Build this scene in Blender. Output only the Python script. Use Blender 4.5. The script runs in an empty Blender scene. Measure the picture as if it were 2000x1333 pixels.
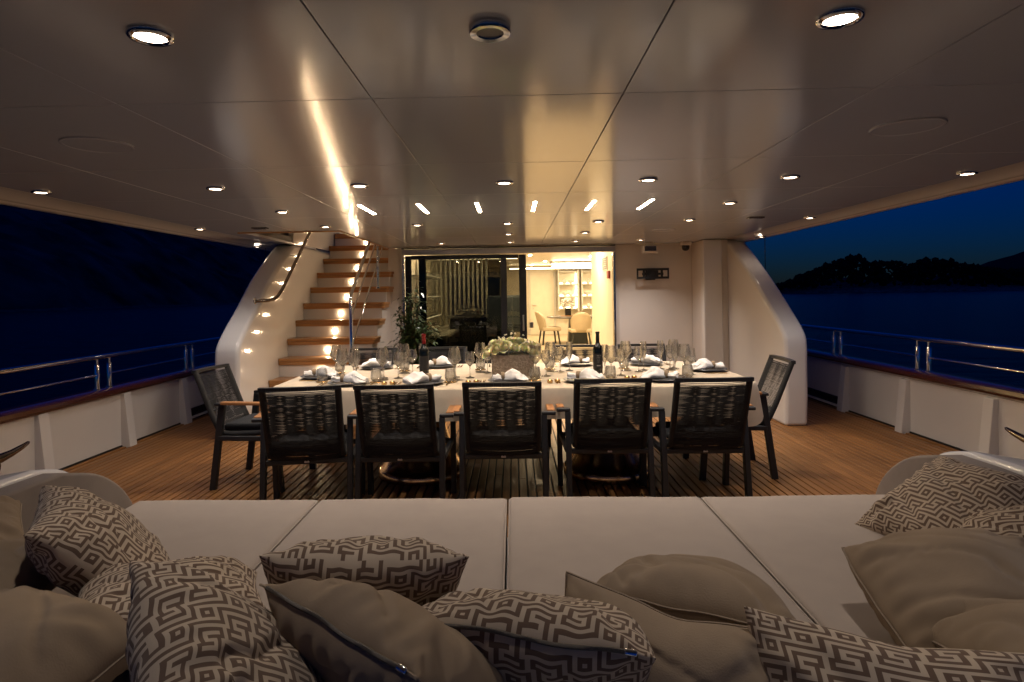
import bpy, bmesh, math, random
from mathutils import Vector, Matrix, Euler, noise

R = math.radians
PI = math.pi
random.seed(7)
S = bpy.context.scene
COL = S.collection

# ------------------------------------------------------------------ camera
cam_d = bpy.data.cameras.new('camera')
cam = bpy.data.objects.new('camera', cam_d)
COL.objects.link(cam)
cam_d.sensor_width = 36.0
cam_d.lens = 1200.0 / 2000.0 * 36.0
cam_d.shift_x = 25.0 / 2000.0
cam_d.shift_y = -91.1 / 2000.0
cam_d.clip_start = 0.02
cam_d.clip_end = 9000.0
cam.matrix_world = (Matrix.Translation((0, 0, 1.40)) @ Matrix.Rotation(0.0228, 4, 'Z')
                    @ Matrix.Rotation(PI / 2, 4, 'X') @ Matrix.Rotation(-0.016, 4, 'Z'))
S.camera = cam

# ------------------------------------------------------------------ world, moon-dim sun, exposure
SKY_STRENGTH = 0.08
world = bpy.data.worlds.new('World')
S.world = world
world.use_nodes = True
wn = world.node_tree.nodes
wl = world.node_tree.links
wn.clear()
sky = wn.new('ShaderNodeTexSky')
sky.sky_type = 'NISHITA'
sky.sun_disc = False
sky.sun_elevation = R(2.0)
sky.sun_rotation = R(180)
sky.ozone_density = 8.0
sky.dust_density = 0.1
sky.air_density = 1.0
tint = wn.new('ShaderNodeMixRGB')
tint.blend_type = 'MULTIPLY'
tint.inputs[0].default_value = 1.0
tint.inputs[2].default_value = (0.34, 0.55, 0.92, 1)
bg = wn.new('ShaderNodeBackground')
bg.inputs[1].default_value = SKY_STRENGTH
wo = wn.new('ShaderNodeOutputWorld')
wl.new(sky.outputs[0], tint.inputs[1])
wl.new(tint.outputs[0], bg.inputs[0])
wl.new(bg.outputs[0], wo.inputs[0])

sun_d = bpy.data.lights.new('dusk_sun', 'SUN')
sun_d.energy = 0.004
sun_d.angle = R(12)
sun_d.color = (0.65, 0.8, 1.0)
sun = bpy.data.objects.new('dusk_sun', sun_d)
COL.objects.link(sun)
sun.rotation_euler = (R(60), 0, 0)

vs = S.view_settings
vs.view_transform = 'Standard'
vs.look = 'None'
vs.gamma = 1.0
vs.exposure = 0.0
vs.use_curve_mapping = False
S.cycles.use_denoising = True
S.cycles.max_bounces = 12
S.cycles.transmission_bounces = 12
S.cycles.diffuse_bounces = 3
S.cycles.glossy_bounces = 4
S.cycles.transparent_max_bounces = 24
S.cycles.sample_clamp_indirect = 3.0
S.cycles.caustics_reflective = False
S.cycles.caustics_refractive = False
S.cycles.blur_glossy = 0.5

LAMP = 22.0           # radiance of a deck downlight lens
SPOT = 32.0           # watts of the lamp behind it
STRIP = 120.0
STEP = 640.0
CABIN = 2300.0

# ------------------------------------------------------------------ materials
def nmat(name):
    m = bpy.data.materials.new(name)
    m.use_nodes = True
    return m, m.node_tree.nodes, m.node_tree.links, m.node_tree.nodes['Principled BSDF']

def mat(name, col, rough=0.5, metal=0.0, var=0.08, scale=6.0, bump=0.0, bscale=60.0, coat=0.0, rvar=0.0, sheen=0.0, stretch=None, objrand=0.0, ior=1.5, spec=0.5):
    """plain painted / woven / metal surface with colour mottling and fine relief"""
    m, n, l, p = nmat(name)
    tc = n.new('ShaderNodeTexCoord')
    mp = n.new('ShaderNodeMapping')
    if stretch: mp.inputs['Scale'].default_value = stretch
    l.new(tc.outputs['Object'], mp.inputs['Vector'])
    ns = n.new('ShaderNodeTexNoise')
    ns.inputs['Scale'].default_value = scale
    ns.inputs['Detail'].default_value = 6
    l.new(mp.outputs[0], ns.inputs['Vector'])
    cr = n.new('ShaderNodeMapRange')
    cr.inputs[1].default_value = 0.3; cr.inputs[2].default_value = 0.7
    cr.inputs[3].default_value = 1 - var; cr.inputs[4].default_value = 1 + var
    l.new(ns.outputs['Fac'], cr.inputs[0])
    fac = cr.outputs[0]
    if objrand:
        oi = n.new('ShaderNodeObjectInfo')
        r2 = n.new('ShaderNodeMapRange')
        r2.inputs[3].default_value = 1 - objrand; r2.inputs[4].default_value = 1 + objrand
        l.new(oi.outputs['Random'], r2.inputs[0])
        mu = n.new('ShaderNodeMath'); mu.operation = 'MULTIPLY'
        l.new(fac, mu.inputs[0]); l.new(r2.outputs[0], mu.inputs[1])
        fac = mu.outputs[0]
    vm = n.new('ShaderNodeVectorMath'); vm.operation = 'SCALE'
    vm.inputs[0].default_value = col
    l.new(fac, vm.inputs['Scale'])
    l.new(vm.outputs[0], p.inputs['Base Color'])
    p.inputs['Roughness'].default_value = rough
    p.inputs['Metallic'].default_value = metal
    p.inputs['IOR'].default_value = ior
    p.inputs['Specular IOR Level'].default_value = spec
    p.inputs['Coat Weight'].default_value = coat
    p.inputs['Coat Roughness'].default_value = 0.06
    if sheen:
        p.inputs['Sheen Weight'].default_value = sheen
    if rvar:
        rr = n.new('ShaderNodeMapRange')
        rr.inputs[1].default_value = 0.3; rr.inputs[2].default_value = 0.7
        rr.inputs[3].default_value = rough - rvar; rr.inputs[4].default_value = rough + rvar
        l.new(ns.outputs['Fac'], rr.inputs[0]); l.new(rr.outputs[0], p.inputs['Roughness'])
    if bump:
        nb = n.new('ShaderNodeTexNoise')
        nb.inputs['Scale'].default_value = bscale
        nb.inputs['Detail'].default_value = 4
        l.new(mp.outputs[0], nb.inputs['Vector'])
        b = n.new('ShaderNodeBump')
        b.inputs['Strength'].default_value = bump
        b.inputs['Distance'].default_value = 0.01
        l.new(nb.outputs['Fac'], b.inputs['Height'])
        l.new(b.outputs[0], p.inputs['Normal'])
    return m

def wood(name, col, rough=0.45, axis='Y', objrand=0.25, coat=0.0, spec=0.3):
    m, n, l, p = nmat(name)
    tc = n.new('ShaderNodeTexCoord')
    geo = n.new('ShaderNodeNewGeometry')
    oi = n.new('ShaderNodeObjectInfo')
    ad = n.new('ShaderNodeVectorMath'); ad.operation = 'MULTIPLY_ADD'
    cb = n.new('ShaderNodeCombineXYZ')
    for i in range(3): l.new(oi.outputs['Random'], cb.inputs[i])
    l.new(cb.outputs[0], ad.inputs[0])
    ad.inputs[1].default_value = (37, 53, 11)
    l.new(geo.outputs['Position'], ad.inputs[2])
    mp = n.new('ShaderNodeMapping')
    mp.inputs['Scale'].default_value = {'Y': (70, 2.2, 70), 'X': (2.2, 70, 70), 'Z': (70, 70, 2.2)}[axis]
    l.new(ad.outputs[0], mp.inputs['Vector'])
    ns = n.new('ShaderNodeTexNoise'); ns.inputs['Scale'].default_value = 1.0; ns.inputs['Detail'].default_value = 5
    l.new(mp.outputs[0], ns.inputs['Vector'])
    n2 = n.new('ShaderNodeTexNoise'); n2.inputs['Scale'].default_value = 1.3; n2.inputs['Detail'].default_value = 4
    l.new(geo.outputs['Position'], n2.inputs['Vector'])
    cr = n.new('ShaderNodeMapRange')
    cr.inputs[1].default_value = 0.25; cr.inputs[2].default_value = 0.75
    cr.inputs[3].default_value = 0.78; cr.inputs[4].default_value = 1.17
    l.new(ns.outputs['Fac'], cr.inputs[0])
    c2 = n.new('ShaderNodeMapRange')
    c2.inputs[1].default_value = 0.3; c2.inputs[2].default_value = 0.7
    c2.inputs[3].default_value = 0.86; c2.inputs[4].default_value = 1.12
    l.new(n2.outputs['Fac'], c2.inputs[0])
    r2 = n.new('ShaderNodeMapRange')
    r2.inputs[3].default_value = 1 - objrand; r2.inputs[4].default_value = 1 + objrand
    l.new(oi.outputs['Random'], r2.inputs[0])
    m1 = n.new('ShaderNodeMath'); m1.operation = 'MULTIPLY'
    m2 = n.new('ShaderNodeMath'); m2.operation = 'MULTIPLY'
    l.new(cr.outputs[0], m1.inputs[0]); l.new(c2.outputs[0], m1.inputs[1])
    l.new(m1.outputs[0], m2.inputs[0]); l.new(r2.outputs[0], m2.inputs[1])
    vm = n.new('ShaderNodeVectorMath'); vm.operation = 'SCALE'
    vm.inputs[0].default_value = col
    l.new(m2.outputs[0], vm.inputs['Scale'])
    l.new(vm.outputs[0], p.inputs['Base Color'])
    p.inputs['Roughness'].default_value = rough
    p.inputs['Specular IOR Level'].default_value = spec
    p.inputs['Coat Weight'].default_value = coat
    p.inputs['Coat Roughness'].default_value = 0.12
    b = n.new('ShaderNodeBump'); b.inputs['Strength'].default_value = 0.25; b.inputs['Distance'].default_value = 0.004
    l.new(ns.outputs['Fac'], b.inputs['Height']); l.new(b.outputs[0], p.inputs['Normal'])
    return m

def emis(name, col, strength):
    m = bpy.data.materials.new(name); m.use_nodes = True
    n, l = m.node_tree.nodes, m.node_tree.links
    n.clear()
    e = n.new('ShaderNodeEmission'); e.inputs[0].default_value = (*col, 1); e.inputs[1].default_value = strength
    o = n.new('ShaderNodeOutputMaterial'); l.new(e.outputs[0], o.inputs[0])
    return m

def thin_glass(name, tintc, ior=1.45, rough=0.0):
    m = bpy.data.materials.new(name); m.use_nodes = True
    n, l = m.node_tree.nodes, m.node_tree.links
    n.clear()
    t = n.new('ShaderNodeBsdfTransparent'); t.inputs[0].default_value = (*tintc, 1)
    g = n.new('ShaderNodeBsdfGlossy'); g.inputs['Roughness'].default_value = rough
    f = n.new('ShaderNodeFresnel')
    ge = n.new('ShaderNodeNewGeometry')
    io = n.new('ShaderNodeMapRange'); io.inputs[3].default_value = ior; io.inputs[4].default_value = 1 / ior   # same Fresnel on both sides of the thin wall
    l.new(ge.outputs['Backfacing'], io.inputs[0]); l.new(io.outputs[0], f.inputs[0])
    mx = n.new('ShaderNodeMixShader'); o = n.new('ShaderNodeOutputMaterial')
    l.new(f.outputs[0], mx.inputs[0]); l.new(t.outputs[0], mx.inputs[1]); l.new(g.outputs[0], mx.inputs[2])
    l.new(mx.outputs[0], o.inputs[0])
    return m

def fabric(name, col, attr=None, rib=420.0, bump=0.25, rough=0.9, mott=.07):
    """woven cloth; the print (if any) is a face-corner colour, the ribs are relief"""
    m, n, l, p = nmat(name)
    uv = n.new('ShaderNodeTexCoord')
    ns = n.new('ShaderNodeTexNoise'); ns.inputs['Scale'].default_value = 9; ns.inputs['Detail'].default_value = 8
    l.new(uv.outputs['Object'], ns.inputs['Vector'])
    cr = n.new('ShaderNodeMapRange'); cr.inputs[1].default_value = .3; cr.inputs[2].default_value = .7
    cr.inputs[3].default_value = 1 - mott; cr.inputs[4].default_value = 1 + mott
    l.new(ns.outputs['Fac'], cr.inputs[0])
    vm = n.new('ShaderNodeVectorMath'); vm.operation = 'SCALE'
    if attr:
        a = n.new('ShaderNodeVertexColor'); a.layer_name = attr
        l.new(a.outputs[0], vm.inputs[0])
    else:
        vm.inputs[0].default_value = col
    l.new(cr.outputs[0], vm.inputs['Scale'])
    l.new(vm.outputs[0], p.inputs['Base Color'])
    p.inputs['Roughness'].default_value = rough
    p.inputs['Specular IOR Level'].default_value = 0.15
    p.inputs['Sheen Weight'].default_value = 0.12
    wv = n.new('ShaderNodeTexWave'); wv.inputs['Scale'].default_value = rib / 6.28
    wv.bands_direction = 'X'; wv.inputs['Distortion'].default_value = 0.6
    l.new(uv.outputs['UV'], wv.inputs['Vector'])
    nb = n.new('ShaderNodeTexNoise'); nb.inputs['Scale'].default_value = 260
    l.new(uv.outputs['Object'], nb.inputs['Vector'])
    ad = n.new('ShaderNodeMath'); ad.operation = 'ADD'
    l.new(wv.outputs['Fac'], ad.inputs[0]); l.new(nb.outputs['Fac'], ad.inputs[1])
    b = n.new('ShaderNodeBump'); b.inputs['Strength'].default_value = bump; b.inputs['Distance'].default_value = 0.003
    l.new(ad.outputs[0], b.inputs['Height']); l.new(b.outputs[0], p.inputs['Normal'])
    return m

M = {}
M['gloss_white'] = mat('glossy white paint', (.76, .745, .73), .075, var=.03, scale=1.5, coat=.0, bump=.004, bscale=4)
M['wall_white'] = mat('semi gloss cream wall', (.76, .71, .65), .16, var=.03, scale=1.2, bump=.004, bscale=3)
M['ceil'] = mat('satin white ceiling with sky tint', (.52, .55, .63), .145, var=.02, scale=1.1, objrand=.015, ior=1.62)  # blue mixed into the white stands in for sky light on the ceiling
M['seam'] = mat('dark seam', (.10, .095, .09), .7)
M['caulk'] = mat('black caulk', (.012, .011, .010), .6)
M['teak'] = wood('teak plank', (.31, .142, .045), .45, 'Y', .15)
M['tread'] = wood('varnished tread', (.44, .22, .08), .34, 'X', .10, coat=.25)
M['arm_teak'] = wood('chair arm teak', (.38, .17, .06), .4, 'Y', .12)
M['mahogany'] = wood('varnished mahogany cap', (.085, .022, .010), .22, 'Y', .05, coat=.8)
M['pedestal'] = mat('polished steel with deck tint', (.78, .56, .30), .22, 1.0, var=.04, scale=20)  # gold in the base colour stands in for the lit deck's reflection
M['chrome'] = mat('polished steel', (.78, .78, .78), .07, 1.0, var=.04, scale=20)
M['dark_chrome'] = mat('smoked steel', (.22, .20, .18), .10, 1.0, var=.05)
M['brushed'] = mat('brushed steel', (.55, .52, .48), .28, 1.0, var=.06, scale=30)
M['black_metal'] = mat('charcoal powder coat', (.014, .0145, .016), .45, var=.1, scale=40, bump=.04, bscale=300)
M['rope'] = mat('dark rope', (.017, .0165, .0165), .8, var=.3, scale=300, bump=.3, bscale=600)
M['pad'] = mat('heather slate cushion', (.017, .019, .022), .95, var=.45, scale=380, bump=.4, bscale=500)
M['black'] = mat('black lacquer', (.010, .010, .011), .25, var=.1)
M['white_badge'] = mat('pale badge metal', (.55, .55, .55), .3, .6)
M['cloth'] = fabric('cream tablecloth', (.60, .50, .365), rib=900, bump=.12)
M['linen'] = fabric('white linen', (.80, .78, .75), rib=600, bump=.2)
M['taupe'] = fabric('taupe cushion cloth', (.40, .297, .195), rib=950, bump=.6)
M['pad_cloth'] = fabric('greige sunpad cloth', (.395, .335, .285), rib=900, bump=.1, mott=.03)
M['arm_cloth'] = fabric('taupe arm upholstery', (.235, .195, .165), rib=800, bump=.08, rough=.7)
M['print'] = fabric('maze print cloth', (1, 1, 1), attr='print', rib=900, bump=.2)
M['seam_cloth'] = mat('taupe seam', (.28, .215, .15), .9, var=.15, scale=200)
M['zip'] = mat('zipper tape', (.10, .085, .068), .7, var=.2, scale=200)
M['plate'] = mat('slate stoneware', (.105, .108, .115), .32, var=.12, scale=18)
M['gold'] = mat('brushed gold', (.66, .44, .20), .24, 1.0, var=.08, scale=40)
M['ring'] = mat('straw ring', (.30, .215, .13), .75, var=.25, scale=160, bump=.4, bscale=300)
M['glass'] = thin_glass('clear glassware', (.96, .96, .95), 1.6)
m = M['glass']; n, l = m.node_tree.nodes, m.node_tree.links
gl = n.new('ShaderNodeBsdfGlass'); gl.inputs['IOR'].default_value = 1.46; gl.inputs['Roughness'].default_value = 0.0; gl.inputs[0].default_value = (.98, .98, .97, 1)
mx2 = n.new('ShaderNodeMixShader'); mx2.inputs[0].default_value = .62
out_n = [q for q in n if q.type == 'OUTPUT_MATERIAL'][0]; src = out_n.inputs[0].links[0].from_socket
l.new(src, mx2.inputs[1]); l.new(gl.outputs[0], mx2.inputs[2]); l.new(mx2.outputs[0], out_n.inputs[0])
M['door_glass'] = thin_glass('smoked door glass', (.47, .475, .45), 1.45)
M['bottle'] = mat('dark wine bottle', (.006, .008, .006), .06, var=.1, coat=.3)
M['foil_red'] = mat('red foil', (.28, .012, .014), .3, .3)
M['foil_black'] = mat('black foil', (.012, .012, .013), .35, .2)
M['label_ink'] = mat('label print', (.34, .33, .31), .6)
M['label_black'] = mat('black paper label', (.014, .014, .015), .55)
M['rose'] = mat('ivory petal', (.97, .90, .56), .6, var=.10, scale=14, objrand=.16)
_p = M['rose'].node_tree.nodes['Principled BSDF']; _p.inputs['Subsurface Weight'].default_value = .5; _p.inputs['Subsurface Radius'].default_value = (.03, .02, .008)
M['filler'] = mat('tiny white blossom', (.66, .60, .50), .7, var=.15, scale=40)
M['leaf'] = mat('ficus leaf', (.042, .075, .022), .35, var=.45, scale=5)
M['leaf2'] = mat('olive leaf', (.055, .075, .045), .5, var=.4, scale=9)
M['stem'] = mat('brown stem', (.10, .065, .035), .8, var=.3, scale=30)
M['planter'] = mat('dark planter', (.035, .033, .03), .5, var=.15)
M['hammer'] = mat('hammered pewter box', (.46, .38, .30), .30, .85, var=.3, scale=55, bump=.9, bscale=75)
M['wax'] = mat('wax', (.8, .7, .5), .5)
M['lens_on'] = emis('lit downlight lens', (1.0, .78, .58), LAMP)
M['strip_on'] = emis('lit strip', (1.0, .75, .50), STRIP)
M['step_on'] = emis('lit step lens', (1.0, .70, .40), STEP)
M['cabin_on'] = emis('cabin lamp', (1.0, .74, .43), CABIN)
M['cove_on'] = emis('cabin cove led', (1.0, .76, .44), 30)
M['shelf_on'] = emis('shelf led', (1.0, .76, .45), 16)
M['flame'] = emis('candle flame', (1.0, .55, .18), 12)
M['lens_off'] = mat('unlit frosted lens', (.20, .19, .18), .4)
M['cabin_wall'] = mat('cabin cream panel', (.72, .65, .52), .35, var=.04)
M['cabin_floor'] = mat('cabin pale carpet', (.52, .43, .30), .9, var=.1, scale=60)
M['leather'] = mat('cream leather', (.60, .50, .34), .45, var=.06)
M['grey_stone'] = mat('grey marble', (.22, .21, .20), .15, var=.35, scale=4)
M['slat'] = mat('pale lacquer slat', (.60, .58, .52), .3, var=.04)
M['dark_cab'] = mat('dark cabinet', (.030, .034, .032), .3, var=.2)
M['grey_leather'] = mat('blue grey leather', (.075, .095, .105), .4, var=.12)
M['night_window'] = mat('night window', (.004, .006, .012), .05)
M['red'] = mat('red box', (.30, .02, .02), .4)
M['ceramic'] = mat('white ceramic', (.75, .72, .66), .3)
M['orchid'] = mat('white orchid petal', (.8, .78, .74), .6)
M['hill'] = mat('dark scrub hillside', (.07, .075, .08), .95, var=.9, scale=.05)
M['tree_mass'] = mat('dark pine wood', (.004, .006, .005), .95, var=.6, scale=.3)
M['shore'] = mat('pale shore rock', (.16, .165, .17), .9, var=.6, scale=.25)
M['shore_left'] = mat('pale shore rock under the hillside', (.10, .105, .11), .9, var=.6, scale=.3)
M['far_hill'] = mat('far hill', (.010, .014, .024), 1.0, var=.3, scale=.01)
M['rubber'] = mat('black seal', (.01, .01, .01), .5)

m, n, l, p = nmat('sea water')
p.inputs['Base Color'].default_value = (.003, .011, .028, 1)
p.inputs['Roughness'].default_value = .16
p.inputs['Specular IOR Level'].default_value = .38
tc = n.new('ShaderNodeTexCoord')
n1 = n.new('ShaderNodeTexNoise'); n1.inputs['Scale'].default_value = .22; n1.inputs['Detail'].default_value = 8
n1.inputs['Roughness'].default_value = .6
mpp = n.new('ShaderNodeMapping'); mpp.inputs['Scale'].default_value = (.7, 1.5, 1)
l.new(tc.outputs['Object'], mpp.inputs['Vector']); l.new(mpp.outputs[0], n1.inputs['Vector'])
b = n.new('ShaderNodeBump'); b.inputs['Strength'].default_value = 1.0; b.inputs['Distance'].default_value = 2.4
l.new(n1.outputs['Fac'], b.inputs['Height']); l.new(b.outputs[0], p.inputs['Normal'])
M['water'] = m

# ------------------------------------------------------------------ mesh helpers
class MB:
    def __init__(s): s.v = []; s.f = []
    def add(s, vs, fs):
        o = len(s.v)
        s.v += [tuple(v) for v in vs]
        s.f += [tuple(i + o for i in f) for f in fs]
        return s
    def box(s, c, d, rot=None, taper=1.0):
        x, y, z = d[0] / 2, d[1] / 2, d[2] / 2
        vs = []
        for k in (-1, 1):
            t = taper if k > 0 else 1.0
            vs += [Vector((-x * t, -y * t, k * z)), Vector((x * t, -y * t, k * z)), Vector((x * t, y * t, k * z)), Vector((-x * t, y * t, k * z))]
        if rot is not None:
            rm = rot if isinstance(rot, Matrix) else Euler(rot).to_matrix()
            vs = [rm @ v for v in vs]
        vs = [v + Vector(c) for v in vs]
        return s.add(vs, [(3, 2, 1, 0), (4, 5, 6, 7), (0, 1, 5, 4), (1, 2, 6, 5), (2, 3, 7, 6), (3, 0, 4, 7)])
    def bar(s, a, b, w, h, up=(0, 0, 1)):
        """box from point a to point b, w across, h along up"""
        a, b = Vector(a), Vector(b)
        d = (b - a)
        L = d.length; d.normalize()
        u = Vector(up)
        if abs(d.dot(u)) > .99: u = Vector((0, 1, 0))
        x = d.cross(u).normalized(); u = x.cross(d).normalized()
        vs = []
        for q in (a, b):
            vs += [q - x * w / 2 - u * h / 2, q + x * w / 2 - u * h / 2, q + x * w / 2 + u * h / 2, q - x * w / 2 + u * h / 2]
        return s.add(vs, [(0, 1, 2, 3), (7, 6, 5, 4), (1, 0, 4, 5), (2, 1, 5, 6), (3, 2, 6, 7), (0, 3, 7, 4)])
    def tube(s, pts, r, n=8, cap=True, closed=False):
        pts = [Vector(q) for q in pts]
        N = len(pts)
        rr = r if isinstance(r, (list, tuple)) else [r] * N
        vs = []
        prev = None
        for i, q in enumerate(pts):
            if closed: d = pts[(i + 1) % N] - pts[i - 1]
            else: d = pts[min(i + 1, N - 1)] - pts[max(i - 1, 0)]
            d.normalize()
            if prev is None:
                u = Vector((0, 0, 1)) if abs(d.z) < .9 else Vector((1, 0, 0))
            else: u = prev
            u = (u - d * u.dot(d)).normalized()
            prev = u
            w = d.cross(u)
            for k in range(n):
                a = 2 * PI * k / n
                vs.append(q + (u * math.cos(a) + w * math.sin(a)) * rr[i])
        fs = []
        for i in range(N if closed else N - 1):
            j = (i + 1) % N
            for k in range(n):
                fs.append((i * n + k, i * n + (k + 1) % n, j * n + (k + 1) % n, j * n + k))
        if cap and not closed:
            fs.append(tuple(range(n))[::-1]); fs.append(tuple((N - 1) * n + k for k in range(n)))
        return s.add(vs, fs)
    def lathe(s, prof, n=24, c=(0, 0, 0), capb=False, capt=False, sx=1, sy=1):
        vs = []; fs = []
        for (r, z) in prof:
            for k in range(n):
                a = 2 * PI * k / n
                vs.append((c[0] + r * math.cos(a) * sx, c[1] + r * math.sin(a) * sy, c[2] + z))
        for i in range(len(prof) - 1):
            for k in range(n):
                fs.append((i * n + k, i * n + (k + 1) % n, (i + 1) * n + (k + 1) % n, (i + 1) * n + k))
        if capb: fs.append(tuple(range(n))[::-1])
        if capt: fs.append(tuple((len(prof) - 1) * n + k for k in range(n)))
        return s.add(vs, fs)
    def prism(s, poly, axis, a, b):
        """poly: 2-D outline in the two other axes (YZ, XZ or XY), extruded from a to b"""
        N = len(poly)
        def P(q, t):
            return {'X': (t, q[0], q[1]), 'Y': (q[0], t, q[1]), 'Z': (q[0], q[1], t)}[axis]
        vs = [P(q, a) for q in poly] + [P(q, b) for q in poly]
        fs = [tuple(range(N))[::-1], tuple(range(N, 2 * N))]
        fs += [(i, (i + 1) % N, N + (i + 1) % N, N + i) for i in range(N)]
        return s.add(vs, fs)
    def mesh(s, name, mt, smooth=35, bevel=None):
        me = bpy.data.meshes.new(name)
        me.from_pydata(s.v, [], s.f)
        bm = bmesh.new(); bm.from_mesh(me)
        bmesh.ops.recalc_face_normals(bm, faces=bm.faces)
        if bevel:
            bmesh.ops.bevel(bm, geom=[e for e in bm.edges if len(e.link_faces) == 2 and e.calc_face_angle(0) > R(25)],
                            offset=bevel[0], segments=bevel[1], profile=.5, affect='EDGES', clamp_overlap=True)
        bm.to_mesh(me); bm.free()
        if mt is not None: me.materials.append(mt)
        if smooth:
            me.polygons.foreach_set('use_smooth', [True] * len(me.polygons))
            if bevel:
                acc = [Vector() for _ in me.vertices]
                for pl in me.polygons:
                    for vi in pl.vertices: acc[vi] += pl.normal * pl.area
                me.normals_split_custom_set_from_vertices([q.normalized() if q.length > 0 else Vector((0, 0, 1)) for q in acc])
            else:
                me.set_sharp_from_angle(angle=R(smooth))
        me.update()
        return me
    def build(s, name, mt, parent=None, smooth=35, bevel=None, loc=None):
        return obj(name, s.mesh(name, mt, smooth, bevel), parent, loc)

def obj(name, me, parent=None, loc=None, rot=None):
    o = bpy.data.objects.new(name, me)
    COL.objects.link(o)
    if parent is not None: o.parent = parent
    if loc is not None: o.location = loc
    if rot is not None: o.rotation_euler = rot
    return o

def tag(o, label, cat, group=None):
    o['label'] = label; o['category'] = cat
    if group: o['group'] = group
    return o
def thing(name, label, cat, loc=(0, 0, 0), rz=0, group=None):
    o = obj(name, None, None, loc, (0, 0, rz))
    return tag(o, label, cat, group)
def struct(o, kind='structure'):
    o['kind'] = kind
    return o
def copy_tree(o, label=None, loc=None, rot=None, parent=None):
    c = o.copy(); COL.objects.link(c)
    if parent is not None: c.parent = parent
    if label: c['label'] = label
    if loc is not None: c.location = loc
    if rot is not None: c.rotation_euler = rot
    for ch in KIDS(o): copy_tree(ch, parent=c)
    return c
def KIDS(o): return [q for q in list(o.children)]

def arc(cx, cy, r, a0, a1, n):
    return [(cx + r * math.cos(R(a0 + (a1 - a0) * i / n)), cy + r * math.sin(R(a0 + (a1 - a0) * i / n))) for i in range(n + 1)]

ZC = 2.06      # ceiling height above the deck
YW = 8.45      # saloon bulkhead

# ================================================================== SEA, LAND
WZ = -2.6
b = MB(); b.add([(-5000, -3000, WZ), (5000, -3000, WZ), (5000, 6000, WZ), (-5000, 6000, WZ)], [(0, 1, 2, 3)])
struct(b.build('sea', M['water'], smooth=None))

def terrain(name, x0, x1, y0, y1, nx, ny, fn, mt):
    b = MB()
    vs = []
    for j in range(ny + 1):
        for i in range(nx + 1):
            x = x0 + (x1 - x0) * i / nx; y = y0 + (y1 - y0) * j / ny
            vs.append((x, y, fn(x, y)))
    fs = [(j * (nx + 1) + i, j * (nx + 1) + i + 1, (j + 1) * (nx + 1) + i + 1, (j + 1) * (nx + 1) + i) for j in range(ny) for i in range(nx)]
    b.add(vs, fs)
    return struct(b.build(name, mt, smooth=60))
def hillf(x, y):
    d = max(0.0, (-x - 205 - 16 * noise.noise(Vector((y * .02, 3, 0)))))
    h = 108 * (1 - math.exp(-d / 105.0))
    h += 9 * noise.fractal(Vector((x * .018, y * .018, 1.0)), .8, 2.1, 5) * min(1, d / 40)
    h += 2.6 * noise.noise(Vector((x * .13, y * .13, 4))) * min(1, d / 10)
    return WZ - 1.0 + h
terrain('hillside', -620, -180, 60, 1000, 90, 150, hillf, M['hill'])
def shore_left(x, y):
    d = -x - 203 - 16 * noise.noise(Vector((y * .02, 3, 0)))
    return WZ - .8 + 2.2 * max(0, 1 - abs(d - 5) / 7.0) + .5 * noise.noise(Vector((x * .5, y * .5, 0)))
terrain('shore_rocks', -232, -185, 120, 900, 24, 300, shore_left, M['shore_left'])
def islandf(x, y):
    u = (x - 430) / 215.0; w = (y - 660) / 62.0
    q = 1 - u * u - w * w
    return WZ - 1.2 + (8.5 * math.sqrt(q) if q > 0 else -.4) + 1.1 * noise.noise(Vector((x * .06, y * .1, 2)))
terrain('island', 200, 660, 590, 730, 120, 40, islandf, M['shore'])
def farf(x, y):
    a = 102 * math.exp(-((x - 1330) / 430.0) ** 2) + 14 * math.sin(x * .011)
    k = max(0, 1 - abs(y - 1400) / 160.0)
    return WZ - 1 + (a * (1 + .10 * noise.noise(Vector((x * .006, 0, 5)))) + 3 * noise.noise(Vector((x * .03, y * .03, 7)))) * k ** .7
terrain('far_hill', 560, 2300, 1230, 1560, 150, 12, farf, M['far_hill'])

def blob(b, c, r, rng, sq=.8):
    """one rough pine-crown clump"""
    bm = bmesh.new()
    bmesh.ops.create_icosphere(bm, subdivisions=1, radius=1)
    vs = []
    for v in bm.verts:
        k = 1 + .55 * (rng.random() - .5) * 2
        vs.append((c[0] + v.co.x * r * k, c[1] + v.co.y * r * k, c[2] + v.co.z * r * sq * k))
    fs = [tuple(v.index for v in f.verts) for f in bm.faces]
    bm.free()
    b.add(vs, fs)
rng = random.Random(3)
b = MB()
def wood_top(x):
    pts = [(262, 5), (276, 11), (292, 18), (305, 24), (322, 31), (340, 33), (352, 25), (372, 28), (388, 22), (402, 29), (425, 27), (450, 22), (480, 17), (540, 15), (640, 10)]
    for (a, ha), (c, hc) in zip(pts, pts[1:]):
        if a <= x <= c: return ha + (hc - ha) * (x - a) / (c - a)
    return 4
for i in range(2600):
    x = 262 + (640 - 262) * rng.random()
    y = 612 + 62 * rng.random()
    t = wood_top(x * 612 / y * (1.0)) if 262 < x * 612 / y < 640 else 5
    t *= y / 612.0
    h = WZ + 5 + (t - 2) * rng.random() ** .6
    blob(b, (x, y, h), 1.0 + 2.4 * rng.random() ** 2, rng, 1.0)
o = b.build('far_wood', M['tree_mass'], smooth=None)
o['kind'] = 'stuff'; o['label'] = 'black mass of pine wood on the island beyond the starboard rail'; o['category'] = 'woodland'

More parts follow.
